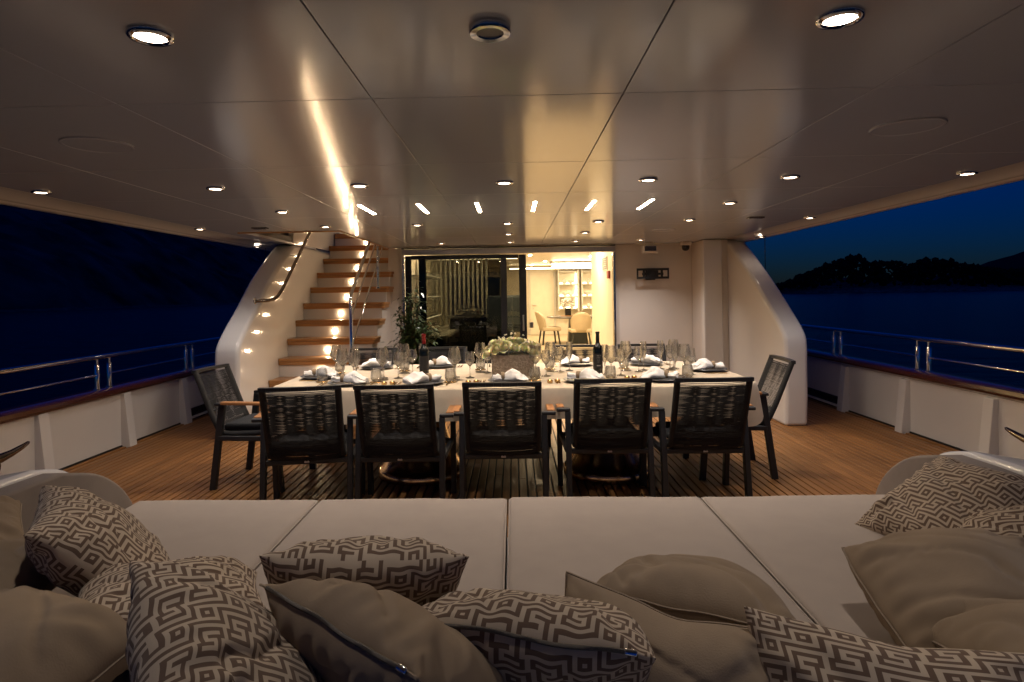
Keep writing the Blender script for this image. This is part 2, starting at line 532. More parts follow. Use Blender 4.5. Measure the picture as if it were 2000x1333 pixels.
# ================================================================== DECK
XL, XR = -3.74, 3.78       # bulwark inner faces
b = MB().box(((XL + XR) / 2, 5.0, -.035), (XR - XL, 14.0, .06))
deck = struct(b.build('deck', M['caulk'], smooth=None))
b = MB()
b.prism([(-.5, -.5), (.5, -.5), (.5, .28), (.455, .5), (-.455, .5), (-.5, .28)], 'Y', -.5, .5)
plank_me = b.mesh('plank', M['teak'], None)
rng = random.Random(11)
pitch = 0.0605
nrow = int((XR - XL - .10) / pitch)
x0 = XL + .05 + ((XR - XL - .10) - nrow * pitch) / 2 + pitch / 2
for i in range(nrow):
    x = x0 + i * pitch
    y_end = 8.44 if -3.0 < x < 2.97 else 11.9
    y_start = 1.2
    cuts = [y_start]
    c = 3.0 + (i * 0.79 % 2.6) + .3 * rng.random()
    cuts.append(c)
    if i % 3 == 0 and c + 2.4 < y_end - .4: cuts.append(c + 2.2 + .2 * rng.random())
    cuts.append(y_end)
    for a, c2 in zip(cuts, cuts[1:]):
        o = obj('plank', plank_me, deck, (x, (a + c2) / 2, .003))
        o.scale = (pitch - .0105, c2 - a - .004, .014)
for s, X in ((1, XL + .025), (-1, XR - .025)):
    o = obj('margin_plank', plank_me, deck, (X, 5.0, .004)); o.scale = (.046, 13.6, .016)

# ================================================================== CEILING
EL, ER = -3.27, 3.03
seamX = [-2.92, -2.17, -1.322, -.462, .376, 1.205, 2.04, 2.72]
seamY = [-1.0, .0, 1.01, 2.044, 3.087, 4.04, 5.056, 6.0, 7.02, 8.0, YW]
HX0, HX1, HY0, HY1 = -2.72, -1.73, 6.10, YW    # stair hatch
b = MB()
b.box(((EL + HX0) / 2, (-1 + YW) / 2, ZC + .06), (HX0 - EL, YW + 1, .06))
b.box(((ER + HX1) / 2, (-1 + YW) / 2, ZC + .06), (ER - HX1, YW + 1, .06))
b.box(((HX0 + HX1) / 2, (-1 + HY0) / 2, ZC + .06), (HX1 - HX0, HY0 + 1, .06))
ceiling = struct(b.build('ceiling', M['seam'], smooth=None))
G = .0035
def panel(x0, x1, y0, y1):
    if x1 - x0 < .02 or y1 - y0 < .02: return
    b = MB().box(((x0 + x1) / 2, (y0 + y1) / 2, ZC + .014), (x1 - x0 - G, y1 - y0 - G, .028))
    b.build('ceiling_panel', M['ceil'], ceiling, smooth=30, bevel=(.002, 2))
for xa, xb in zip(seamX, seamX[1:]):
    for ya, yb in zip(seamY, seamY[1:]):
        if xb > HX0 and xa < HX1 and yb > HY0:
            y1 = min(yb, HY0)
            if ya < HY0: panel(xa, xb, ya, HY0)
            yy0 = max(ya, HY0)
            panel(xa, min(xb, HX0), yy0, yb)
            panel(max(xa, HX1), xb, yy0, yb)
        else:
            panel(xa, xb, ya, yb)
# curved outer mouldings of the overhang, running on forward along the side decks
for nm, sx, xi, xe in (('left', -1, seamX[0], EL), ('right', 1, seamX[-1], ER)):
    w = abs(xe - xi)
    prof = [(0, .028), (0, .0), (.45 * w, -.004), (.58 * w, -.022), (.66 * w, -.030), (.70 * w, -.026), (.74 * w, -.034), (.9 * w, -.040), (.97 * w, -.03), (w, .0), (w + .02, .10), (w + .02, .30), (0, .30)]
    poly = [(xi + sx * u, ZC + z) for u, z in prof]
    b = MB().prism(poly, 'Y', -1.0, 12.0)
    b.build('edge_moulding', M['gloss_white'], ceiling, smooth=40)
b = MB().box((-.12, 3.7, ZC + .33), (6.0, 9.4, .06))
b.build('upper_deck', M['gloss_white'], ceiling, smooth=None)
# hatch lining: wood trim + inner sides going up to the next deck
b = MB()
b.box(((HX0 + HX1) / 2, HY0 - .012, ZC + .0), (HX1 - HX0 + .05, .024, .024))
b.box((HX1 + .012, (HY0 + HY1) / 2, ZC + .0), (.024, HY1 - HY0, .024))
b.build('hatch_trim', M['tread'], ceiling, bevel=(.004, 2))
b = MB()
b.box(((HX0 + HX1) / 2, HY0 - .02, ZC + .17), (HX1 - HX0, .03, .32))
b.box((HX1 + .017, (HY0 + HY1) / 2, ZC + .17), (.03, HY1 - HY0, .32))
b.build('hatch_lining', M['mahogany'], ceiling, smooth=None)
b = MB()
b.box(((HX0 + HX1) / 2, 9.6, ZC + 1.2), (2.2, .05, 2.2))
b.box(((HX0 + HX1) / 2, 8.0, ZC + 2.2), (2.4, 5, .05))
b.build('upper_lobby', M['wall_white'], ceiling, smooth=None)

# ================================================================== BULKHEAD, SIDES
DX0, DX1, DZ = -1.51, 1.385, 2.0
b = MB()
b.box(((-1.72 + DX0) / 2, YW + .06, 1.03), (DX0 + 1.72, .12, 2.06))
b.box(((DX1 + 2.44) / 2, YW + .06, 1.03), (2.44 - DX1, .12, 2.06))
bulk = struct(b.build('bulkhead_wall', M['wall_white'], smooth=30, bevel=(.006, 2)))
b = MB().box((2.60, 8.25, 1.03), (.32, .62, 2.058))
b.build('corner_panel', M['wall_white'], bulk, smooth=30, bevel=(.01, 2))
b = MB().box((2.55, 7.96, 1.029), (.24, .14, 2.056))
b.build('corner_post', M['gloss_white'], bulk, smooth=30, bevel=(.018, 3))
# saloon side walls running forward beyond the wings
b = MB()
b.box((2.87, 10.4, 1.0), (.22, 3.6, 2.1)); b.box((-2.92, 10.4, 1.0), (.22, 3.6, 2.1))
struct(b.build('deckhouse_wall', M['gloss_white'], smooth=None))

def wing(label, outline, xi, xo):
    b = MB().prism(outline, 'X', xi, xo)
    o = b.build('wing_pillar', M['gloss_white'], smooth=40, bevel=(.045, 4))
    return tag(o, label, 'pillar', 'curved wing pillars')
def smooth_curve(pts, n=5):
    out = []
    P = [pts[0]] + pts + [pts[-1]]
    for i in range(1, len(P) - 2):
        for k in range(n):
            t = k / n
            q = []
            for d in range(2):
                p0, p1, p2, p3 = P[i - 1][d], P[i][d], P[i + 1][d], P[i + 2][d]
                q.append(.5 * ((2 * p1) + (-p0 + p2) * t + (2 * p0 - 5 * p1 + 4 * p2 - p3) * t * t + (-p0 + 3 * p1 - 3 * p2 + p3) * t ** 3))
            out.append(tuple(q))
    out.append(pts[-1])
    return out
curR = smooth_curve([(6.31, .62), (6.31, .84), (6.37, .98), (6.65, 1.20), (7.09, 1.51), (7.60, 1.83), (7.99, 2.058)], 3)
wing('white curved wing pillar rising to the ceiling on the starboard side, behind the right end chair', [(6.33, 0), (6.31, .3)] + curR + [(8.65, 2.058), (8.65, 0)], 2.75, 2.99)
curL = smooth_curve([(5.96, .62), (5.96, .82), (6.0, .945), (6.17, 1.10), (6.44, 1.305), (6.79, 1.59), (7.16, 1.83), (7.56, 2.058)], 3)
wing('white curved wing pillar beside the stairs, reflecting the step lights', [(5.98, 0), (5.96, .3)] + curL + [(9.6, 2.058), (9.6, 0)], -2.95, -2.70)
# wall of the stair above the wing, up through the hatch
b = MB().box((-2.74, 8.65, 2.68), (.06, 2.2, 1.2))
struct(b.build('stairwell_wall', M['gloss_white'], smooth=None))

for nm, X, side, z in (('port', XL, -1, ''), ('starboard', XR, 1, '')):
    word = 'left' if side < 0 else 'right'
    t = thing('bulwark', f'low white bulwark with dark varnished cap along the {word} side deck', 'bulwark', group='bulwarks')
    MB().box((X + side * .06, 5.2, .265), (.12, 13.6, .53)).build('panel', M['gloss_white'], t, smooth=None)
    cz = .545 if side < 0 else .575
    poly = [(X + side * q, cz + h) for q, h in [(-.035, -.022), (-.05, .0), (-.045, .03), (-.02, .045), (.15, .045), (.18, .02), (.17, -.022)]]
    MB().prism(poly, 'Y', -1.6, 12).build('cap_rail', M['mahogany'], t, smooth=40)
    if cz > .56:
        MB().box((X + side * .06, 5.2, .542), (.11, 13.6, .02)).build('cap_bed', M['gloss_white'], t, smooth=None)
    ys = [3.69, 4.75, 5.80, 6.82, 7.86] if side < 0 else [3.88, 4.95, 6.02, 7.09, 8.16]
    for y in ys:
        b = MB()
        b.prism([(X - side * .09, 0), (X + side * .01, 0), (X + side * .01, .52), (X - side * .035, .52)], 'Y', y - .055, y + .055)
        b.build('rib', M['gloss_white'], t, smooth=30, bevel=(.006, 2))
    b = MB().box((X - side * .012, ys[3] + 2.6, .10), (.02, 5.0, .09))
    b.build('freeing_port', M['black'], t, smooth=None)
    b = MB().box((X - side * .035, ys[3] + 2.6, .045), (.03, 5.0, .02))
    b.build('port_sill', M['gloss_white'], t, smooth=None)
    b = MB().box((X - side * .006, 5.2, .016), (.012, 13.4, .022))
    b.build('waterway', M['caulk'], t, smooth=None)

    t = thing('side_railing', f'polished steel railing with twin posts on the {word} bulwark cap', 'railing', group='side railings')
    zt = .885 if side < 0 else .915
    zb = cz + .045
    XX = X + side * .06
    MB().tube([(XX, -1, zt), (XX, 3, zt), (XX, 12, zt)], .022, 12).build('top_rail', M['chrome'], t, smooth=60)
    prs = [(4.02, 4.18), (5.51, 5.68), (7.03, 7.17), (8.53, 8.69)] if side < 0 else [(4.25, 4.41), (5.78, 5.94), (7.31, 7.47), (8.84, 9.0)]
    for a in prs:
        for y in a:
            b = MB()
            b.lathe([(.034, 0), (.034, .006), (.024, .012), (.0225, .05), (.0225, zt - zb - .075), (.019, zt - zb - .068), (.012, zt - zb - .065), (.012, zt - zb - .01)], 14, (XX, y, zb), True, True)
            b.build('post', M['chrome'], t, smooth=45)
    for a, c in zip([(-1, -1)] + prs, prs + [(12, 12)]):
        MB().tube([(XX, a[1], zb + .13), (XX, c[0], zb + .13)], .010, 8).build('mid_rail', M['chrome'], t, smooth=60)

    # mooring cleat on the bulwark
    cy = 4.08 if side < 0 else 4.26
    zz = .315 if side < 0 else .30
    t = thing('mooring_cleat', f'polished horn cleat projecting from the {word} bulwark behind the sofa arm', 'cleat', group='mooring cleats')
    xc = X - side * .20
    b = MB()
    b.tube([(X - side * .005, cy, zz - .01), (X - side * .10, cy, zz - .01), (xc, cy, zz)], [.06, .045, .042], 14)
    b.build('post', M['dark_chrome'], t, smooth=60)
    b = MB()
    hp = [(xc, cy + q, zz + .012 + .05 * (abs(q) / .3) ** 2 * (1 if q > 0 else 1)) for q in (-.30, -.24, -.15, -.06, 0, .06, .15, .24, .30, .315)]
    b.tube(hp, [.010, .020, .026, .034, .036, .034, .026, .020, .014, .006], 12)
    b.build('horn', M['dark_chrome'], t, smooth=70)
    if side < 0:
        b = MB()
        ring = [(xc + .015, cy - .06 + .085 * math.cos(2 * PI * k / 24), zz - .03 + .075 * math.sin(2 * PI * k / 24)) for k in range(24)]
        b.tube(ring, .016, 10, closed=True)
        b.build('fairlead_ring', M['dark_chrome'], t, smooth=70)
    # slender rod outboard of the wing
    q = MB().tube([((-3.13 if side < 0 else 3.06), 7.72 if side < 0 else 7.52, .60), ((-3.13 if side < 0 else 3.06), 7.72 if side < 0 else 7.52, ZC - .005)], .0045, 6).build('support_rod', M['black_metal'])
    tag(q, f'thin upright rod outside the {word} wing pillar', 'rod', 'thin rods')

# ================================================================== STAIRS
stair = thing('staircase', 'open-sided staircase with teak treads, white risers and lit step lights', 'staircase', (0, 0, 0))
SX0, SX1 = -2.695, -1.685
RUN, RISE = .2875, .2069
Y1, Z1 = 6.67, .496
body = []
for nstep in range(-1, 12):       # nstep 1 = lowest tread in view
    zt = Z1 + (nstep - 1) * RISE; ye = Y1 + (nstep - 1) * RUN
    if nstep >= -1:
        w1 = SX1 + .045
        b = MB()
        y0, y1 = ye, ye + RUN + .03
        poly = [(SX0, y0), (w1 - .035, y0), (w1 - .01, y0 + .012), (w1, y0 + .04), (w1, y1), (SX0, y1)]
        b.prism(poly, 'Z', zt - .034, zt)
        poly2 = [(SX0, y0 + .008), (w1 - .045, y0 + .008), (w1 - .02, y0 + .02), (w1 - .012, y0 + .045), (w1 - .012, y1), (SX0, y1)]
        b.prism(poly2, 'Z', zt - .075, zt - .036)
        b.build('tread', M['tread'], stair, smooth=30, bevel=(.004, 2))
    zb = zt - RISE
    if zb < -.2: zb = .005
    b = MB().box(((SX0 + SX1) / 2, ye + .045, (max(zb, .005) + zt - .075) / 2), (SX1 - SX0, .03, zt - .075 - max(zb, .005)))
    r = b.build('riser', M['gloss_white'], stair, smooth=None)
    if nstep >= 1:
        lx, lz = -2.215, zt - .075 - (RISE - .075) * .47
        bb = MB().lathe([(.0, 0), (.017, 0), (.021, .004), (.021, .009)], 14)
        f = bb.build('step_light', M['brushed'], r, smooth=40, loc=(lx, ye + .027, lz)); f.rotation_euler = (R(-90), 0, 0)
        bb = MB().lathe([(.0, 0), (.010, .0), (.0125, -.003)], 14)
        bb.v = [(x, y, z - .003) for x, y, z in bb.v]
        f = bb.build('step_lens', M['step_on'], r, smooth=40, loc=(lx, ye + .026, lz)); f.rotation_euler = (R(-90), 0, 0)
# side cheek under the treads
pts = [(6.36, .005)]
for nstep in range(1, 12):
    zt = Z1 + (nstep - 1) * RISE - .06; ye = Y1 + (nstep - 1) * RUN + .06
    pts += [(ye, zt - RISE), (ye, zt)]
pts += [(9.7, pts[-1][1]), (9.7, .005)]
pts = [(max(a, 6.36), max(c, .005)) for a, c in pts]
b = MB().prism(pts, 'X', SX1 - .03, SX1 - .002)
b.build('side_cheek', M['wall_white'], stair, smooth=None)

t = thing('stair_handrail', 'curved steel handrail fixed along the wing wall left of the stairs', 'handrail')
hp = [(-2.70, 6.35, 1.372), (-2.64, 6.37, 1.372), (-2.59, 6.42, 1.375), (-2.56, 6.50, 1.385), (-2.55, 6.60, 1.42), (-2.55, 6.74, 1.50), (-2.55, 7.66, 2.20), (-2.55, 8.6, 2.92)]
MB().tube(hp, .019, 12).build('rail', M['dark_chrome'], t, smooth=60)
bb = MB().lathe([(.0, 0), (.036, 0), (.036, .008), (.022, .014)], 16)
f = bb.build('wall_flange', M['chrome'], t, loc=(-2.698, 6.35, 1.372)); f.rotation_euler = (0, R(90), 0)
for y, z in ((7.4, 1.93),):
    MB().tube([(-2.70, y, z - .02), (-2.62, y, z - .02), (-2.55, y, z + .02)], .008, 8).build('bracket', M['chrome'], t)

t = thing('stair_balustrade', 'steel balustrade with sloping rails on the open side of the stairs', 'balustrade')
RX = -1.735
s = RISE / RUN
MB().tube([(RX, 6.52, .50), (RX, 6.52, 1.36), (RX, 6.54, 1.42), (RX, 6.6, 1.47), (RX, 9.0, 1.47 + 2.4 * s)], .019, 12).build('post_and_top_rail', M['chrome'], t, smooth=60)
for z0 in (1.18, .86):
    MB().tube([(RX, 6.52, z0), (RX, 9.0, z0 + 2.5 * s)], .011, 10).build('lower_rail', M['chrome'], t, smooth=60)
MB().tube([(RX, 7.86, 1.53), (RX, 7.86, 2.30)], .016, 12).build('post', M['chrome'], t, smooth=60)
MB().lathe([(.03, 0), (.03, .02), (.016, .03)], 14, (RX, 7.86, 1.50), True).build('post_flange', M['chrome'], t)

# ================================================================== SLIDING DOORS
t = thing('door_surround', 'polished steel header and jambs around the saloon doorway', 'door frame')
MB().box(((DX0 + DX1) / 2, YW - .02, 1.995), (DX1 - DX0 + .02, .12, .075)).build('header', M['brushed'], t, smooth=30, bevel=(.006, 2))
MB().box(((DX0 + DX1) / 2, YW - .005, 2.046), (DX1 - DX0 + .03, .10, .014)).build('header_shadow_gap', M['black'], t, smooth=None)
MB().box((DX1 - .004, YW - .005, .98), (.03, .11, 1.95)).build('jamb', M['chrome'], t, bevel=(.004, 2))
MB().box((DX0 + .004, YW - .005, .98), (.03, .11, 1.95)).build('jamb', M['chrome'], t, bevel=(.004, 2))
MB().box(((DX0 + DX1) / 2, YW + .05, .012), (DX1 - DX0, .26, .02)).build('threshold', M['brushed'], t, smooth=None)
def glass_door(label, x0, x1, y, stile, handle=None):
    t = thing('glass_sliding_door', label, 'door', (0, 0, 0), group='smoked glass sliding doors')
    for a, c in ((x0, x0 + stile), (x1 - stile, x1)):
        MB().box(((a + c) / 2, y, .985), (c - a, .045, 1.93)).build('stile', M['black'], t, bevel=(.004, 2))
    for z, hh in ((1.925, .055), (.07, .10)):
        MB().box(((x0 + x1) / 2, y, z), (x1 - x0 - 2 * stile - .004, .043, hh)).build('frame_rail', M['black'], t, bevel=(.003, 2))
    MB().box(((x0 + x1) / 2, y, 1.01), (x1 - x0 - 2 * stile, .008, 1.78)).build('pane', M['door_glass'], t, smooth=None)
    if handle:
        MB().box((handle, y - .03, 1.0), (.022, .02, .22)).build('handle', M['brushed'], t, bevel=(.004, 2))
        MB().box((handle, y - .03, .72), (.022, .02, .09)).build('lock', M['brushed'], t, bevel=(.004, 2))
glass_door('smoked glass sliding door nearest the potted ficus, fixed outer leaf', -1.485, -.085, YW + .01, .085)
glass_door('smoked glass sliding door with handles, slid open beside the lit doorway', -1.31, .185, YW + .085, .10, .135)

# ================================================================== SALOON INTERIOR
CW = 3.2
b = MB()
b.box((.70, 14.8, -.02), (4.8, 12.4, .04)); floor_in = struct(b.build('cabin_floor', M['cabin_floor'], smooth=None))
b = MB(); b.box((.70, 14.8, 2.32), (4.8, 12.4, .05))
b.box((.05, 8.72, 2.17), (3.3, .16, .26))
cabin_ceiling = struct(b.build('cabin_ceiling', M['cabin_wall'], smooth=None))
b = MB()
b.box((0, 21.0, 1.15), (6.2, .1, 2.4))
b.box((-1.69, 14.8, 1.15), (.1, 12.4, 2.4)); b.box((3.0, 16, 1.15), (.1, 10, 2.4))
b.box((1.46, 9.78, 1.15), (.12, 2.45, 2.3))
cabin_wall = struct(b.build('cabin_wall', M['cabin_wall'], smooth=None))
# cabin door on the far wall
t = thing('cabin_door', 'cream panelled cabin door seen through the open doorway', 'door', (.98, 20.9, 0))
MB().box((0, 0, 1.05), (.80, .04, 2.08)).build('leaf', M['cabin_wall'], t, bevel=(.004, 1))
for x in (-.43, .43): MB().box((x, .0, 1.06), (.05, .06, 2.14)).build('casing', M['slat'], t, smooth=None)
MB().tube([(-.31, -.03, 1.02), (-.31, -.07, 1.02), (-.20, -.07, 1.02)], .012, 8).build('handle', M['brushed'], t)
MB().box((-.31, -.022, .90), (.035, .01, .05)).build('keyhole', M['brushed'], t, smooth=None)
# lit shelving
def shelf_unit(x0, x1, label, seed):
    rg = random.Random(seed)
    t = thing('display_shelf', label, 'shelf', (0, 0, 0), group='lit display shelves')
    y = 20.55
    MB().box(((x0 + x1) / 2, 20.9, 1.5), (x1 - x0, .02, 1.3)).build('back_panel', M['cabin_wall'], t, smooth=None)
    for x in (x0, x1): MB().box((x, 20.72, 1.5), (.05, .38, 1.36)).build('side', M['slat'], t, smooth=None)
    for k, z in enumerate((.88, 1.29, 1.70, 2.12)):
        MB().box(((x0 + x1) / 2, 20.72, z), (x1 - x0 - .06, .36, .035)).build('shelf_board', M['slat'], t, smooth=None)
        if k < 3:
            MB().box(((x0 + x1) / 2, 20.86, z + .035), (x1 - x0 - .08, .02, .02)).build('led_strip', M['shelf_on'], t, smooth=None)
            MB().box((x1 - .04, 20.86, z + .20), (.02, .02, .34)).build('led_strip', M['shelf_on'], t, smooth=None)
    for k, z in enumerate((.90, 1.31, 1.72)):
        for q in range(2):
            x = x0 + .18 + q * .22 + .05 * rg.random()
            b = MB()
            if (k + q) % 2: b.lathe([(.03, 0), (.09, .05), (.11, .12), (.10, .125), (.08, .06), (.0, .03)], 14, (0, 0, 0), True)
            else: b.lathe([(.05, 0), (.08, .06), (.06, .13), (.03, .16), (.04, .18)], 14, (0, 0, 0), True)
            o = b.build('ceramic_bowl' if (k + q) % 2 else 'ceramic_jar', M['ceramic'], loc=(x, 20.70, z))
            tag(o, ('white ceramic bowl' if (k + q) % 2 else 'white ceramic jar') + f' on the {["bottom", "middle", "top"][k]} board of the {"left" if x0 < 2 else "right"} lit shelf' + (', nearer the doorway edge' if q else ''), 'bowl' if (k + q) % 2 else 'jar')
shelf_unit(1.52, 2.17, 'tall lit display shelf beside the cabin door, left of the two', 1)
shelf_unit(2.30, 2.92, 'lit display shelf partly hidden by the doorway wall, right of the two', 2)
# cove and cabin lamps
b = MB(); b.box((1.4, 19.2, 2.19), (3.0, .05, .03)); b.box((-.75, 13.2, 2.17), (1.7, .04, .02))
o = b.build('cove_light', M['cove_on'], smooth=None); tag(o, 'glowing warm led cove under the saloon ceiling', 'light strip')
b = MB()
for k in range(40):
    x = 1.15 + 1.2 * (k % 20) / 19; y = 17.3 + .3 * (k // 20) + .1 * math.sin(k)
    b.lathe([(.02, 0), (.035, .03), (.02, .07)], 8, (x, y, 2.16 - .02 * (k % 3)), True, True)
chand = thing('chandelier', 'bright warm chandelier over the saloon dining table', 'chandelier')
b.build('crystal_drops', M['cove_on'], chand)
MB().box((1.75, 17.45, 2.27), (1.35, .5, .04)).build('mount', M['brushed'], chand, smooth=None)
cl = [(.30, 9.6, 'first inside the open doorway'), (1.05, 9.9, 'by the wall vent inside the doorway'), (1.0, 12.0, 'deeper inside, above the passage'), (.4, 14.2, 'before the saloon table'), (1.9, 15.0, 'right of the saloon passage'), (-1.0, 10.2, 'added above the bar counter for brightness'), (-1.15, 9.2, 'added just behind the smoked glass for brightness'), (-.45, 11.6, 'added as fill between bar and slatted screen'), (-1.2, 11.8, 'added before the slatted screen to brighten it'), (-.4, 13.5, 'behind the slatted screen'), (2.3, 19.3, 'above the lit shelves'), (.6, 19.3, 'above the cabin door'), (.9, 17.0, 'beside the chandelier')]  # the lamps around the bar are added fill for its dark side
for i, (x, y, w) in enumerate(cl):
    t = thing('cabin_downlight', f'small warm downlight in the saloon ceiling, {w}', 'light', (x, y, 2.294), group='saloon downlights')
    MB().lathe([(.042, .0), (.05, -.004), (.055, -.002), (.056, .004)], 16).build('ring', M['brushed'], t)
    MB().lathe([(.0, -.002), (.042, -.002)], 16).build('lens', M['cabin_on'], t)
# wall vent and red call box on the short wall inside the doorway
t = thing('wall_vent', 'slatted white air vent high on the wall inside the doorway', 'vent', (1.395, 9.35, 1.84))
MB().box((0, 0, 0), (.012, .46, .20)).build('frame', M['slat'], t, smooth=None)
for k in range(6): MB().box((-.010, 0, -.075 + .03 * k), (.008, .40, .011)).build('slat', M['black'], t, smooth=None)
tag(MB().box((1.385, 8.95, 1.66), (.03, .16, .11)).build('alarm_box', M['red'], bevel=(.006, 2)), 'small red alarm box below the vent inside the doorway', 'alarm')
tag(MB().box((.27, 9.3, .93), (.06, .02, .09)).build('switch_plate', M['brushed'], bevel=(.004, 2)), 'small bronze plate beside the open door edge', 'plate')
# saloon dining set
t = thing('saloon_table', 'oval grey saloon table seen through the open doorway', 'table', (1.75, 17.2, 0))
MB().lathe([(.0, .70), (.6, .705), (.66, .73), (.66, .755), (.64, .77), (0, .77)], 40, sx=1.25, sy=.95).build('tabletop', M['grey_stone'], t)
MB().box((0, 0, .35), (.5, .4, .69), taper=.8).build('pedestal', M['dark_cab'], t, bevel=(.01, 2))
tag(MB().lathe([(0, 0), (.2, 0), (.2, .02), (0, .02)], 24, (1.50, 17.0, .771)).build('serving_board', M['tread']), 'round wooden board under the orchid vase', 'board')
t = thing('orchid_vase', 'dark cube vase of white orchids on the saloon table', 'vase', (1.50, 17.0, .792))
MB().box((0, 0, .10), (.16, .16, .20), taper=1.05).build('vase', M['black'], t, bevel=(.006, 2))
b = MB(); rg = random.Random(5)
for k in range(46):
    a = rg.random() * 6.28; e = rg.random() * 1.4
    c = Vector((.19 * math.cos(a) * math.cos(e), .17 * math.sin(a) * math.cos(e), .26 + .20 * math.sin(e)))
    blob(b, c, .035 + .02 * rg.random(), rg, .6)
o = b.build('orchid_blossom', M['orchid'], t); o['kind'] = 'stuff'
def dining_chair(loc, rz, label):
    t = thing('saloon_chair', label, 'chair', loc, rz, group='cream saloon chairs')
    b = MB(); vs = []; fs = []
    n1, n2 = 14, 8
    for i in range(n1 + 1):
        a = R(-150 + 120 * i / n1)
        for j in range(n2 + 1):
            h = j / n2
            lean = .10 * h
            w = 1 - .12 * (1 - h) ** 2
            z = .40 + .50 * h * (1 - .35 * (abs(a + PI / 2) / R(60)) ** 3)
            vs.append((.30 * w * math.cos(a) * 1.05, (.30 * w + lean) * math.sin(a) * 1.0, z))
    for i in range(n1):
        for j in range(n2):
            fs.append((i * (n2 + 1) + j, (i + 1) * (n2 + 1) + j, (i + 1) * (n2 + 1) + j + 1, i * (n2 + 1) + j + 1))
    b.add(vs, fs)
    o = b.build('backrest', M['leather'], t, smooth=60)
    md = o.modifiers.new('thick', 'SOLIDIFY'); md.thickness = .05
    b = MB().box((0, .02, .43), (.54, .52, .10)); b.build('seat', M['leather'], t, bevel=(.03, 3))
    for sx in (-1, 1):
        for sy in (-1, 1):
            MB().bar((sx * .20, sy * .19, .39), (sx * .25, sy * .24, 0), .04, .03).build('leg', M['dark_cab'], t, smooth=None)
dining_chair((.98, 17.0, 0), R(-80), 'cream leather saloon chair in profile at the left end of the saloon table')
dining_chair((1.72, 16.1, 0), R(4), 'cream leather saloon chair with its back to the doorway')

# bar side behind the smoked glass
t = thing('slatted_screen', 'screen of pale upright slats behind the smoked glass', 'screen', (0, 12.5, 0))
for k in range(13):
    MB().box((-1.64 + .092 * k, 0, 1.42), (.042, .09, 1.48)).build('slat', M['slat'], t, smooth=None)
MB().box((-1.09, 0, .64), (1.25, .12, .07)).build('ledge', M['tread'], t, smooth=None)
MB().box((-1.09, .05, .33), (1.25, .05, .60)).build('base_panel', M['slat'], t, smooth=None)
tag(MB().box((-.95, 14.9, 1.35), (1.25, .05, .95)).build('dark_window', M['night_window'], smooth=None), 'dark window behind the slatted screen', 'window')
t = thing('bar_counter', 'dark bar counter with stone top behind the smoked glass', 'counter', (-.70, 10.9, 0))
MB().box((0, 0, .50), (.80, .6, 1.0)).build('front', M['dark_cab'], t, bevel=(.01, 2))
MB().box((0, 0, 1.02), (.9, .7, .045)).build('worktop', M['grey_stone'], t, bevel=(.006, 2))
MB().box((.05, -.32, 1.14), (.44, .14, .03)).build('raised_ledge', M['slat'], t, smooth=None)
t = thing('back_bar_cabinet', 'long dark cabinet with pale worktop against the bar wall', 'cabinet', (-1.33, 10.25, 0))
MB().box((0, 0, .38), (.62, 2.8, .76)).build('carcass', M['dark_cab'], t, smooth=None)
MB().box((.02, 0, .79), (.68, 2.9, .05)).build('worktop', M['slat'], t, bevel=(.005, 2))
for k in range(5):
    MB().box((.32, -1.1 + .55 * k, .40), (.012, .5, .62)).build('cabinet_door', M['dark_cab'], t, bevel=(.004, 1))
    MB().tube([(.345, -1.05 + .55 * k, .6), (.345, -.8 + .55 * k, .6)], .008, 6).build('handle', M['brushed'], t)
t = thing('glass_shelf_rack', 'white wall rack of glass shelves left of the bar', 'rack', (-1.44, 9.5, 0))
MB().box((-.2, .3, 1.35), (.04, 1.9, 1.0)).build('back_panel', M['slat'], t, smooth=None)
for k in range(3):
    MB().box((0, .3, 1.05 + .32 * k), (.36, 1.9, .02)).build('shelf_board', M['slat'], t, smooth=None)
    MB().box((.17, .3, 1.062 + .32 * k), (.012, 1.8, .006)).build('led_edge', M['shelf_on'], t, smooth=None)
for k in range(3):
    for q in range(3):
        b = MB().lathe([(.02, 0), (.028, .05), (.022, .16), (.009, .2), (.009, .27)], 10, (0, 0, 0), True, True)
        o = b.build('bar_bottle', [M['bottle'], M['brushed'], M['ceramic']][(k + q) % 3], loc=(-1.42, 9.05 + .34 * q, 1.062 + .32 * k))
        tag(o, f'{["first", "second", "third"][q]} small bottle on the {["bottom", "middle", "top"][k]} shelf of the white bar rack', 'bottle', 'bottles on the bar rack')
def bar_seat(x, y, label):
    t = thing('bar_armchair', label, 'chair', (x, y, 0), group='blue grey bar chairs')
    b = MB().box((0, 0, 1.08), (.44, .10, .60)); b.build('backrest', M['grey_leather'], t, bevel=(.05, 4))
    b = MB().box((0, .28, .72), (.46, .46, .12)); b.build('seat', M['grey_leather'], t, bevel=(.04, 3))
    for sx in (-1, 1):
        for sy in (.08, .46): MB().bar((sx * .19, sy, .68), (sx * .2, sy, 0), .035, .035).build('leg', M['black'], t, smooth=None)
bar_seat(-.23, 10.35, 'blue grey upholstered bar chair behind the smoked door, nearest the door edge')
bar_seat(.02, 11.9, 'second blue grey bar chair farther inside behind the door edge')
t = thing('glass_tray', 'tray of upturned glasses on the dark bar counter', 'tray', (-.80, 10.78, 1.045))
MB().box((0, 0, .012), (.42, .28, .02)).build('tray', M['brushed'], t, bevel=(.004, 1))
b = MB()
for i in range(6):
    for j in range(3):
        b.lathe([(.028, .0), (.03, .08), (.012, .1), (.005, .12), (.03, .15)], 8, (-.17 + .068 * i, -.09 + .09 * j, .024), False, True)
o = b.build('tumblers', M['glass'], t); o['kind'] = 'stuff'

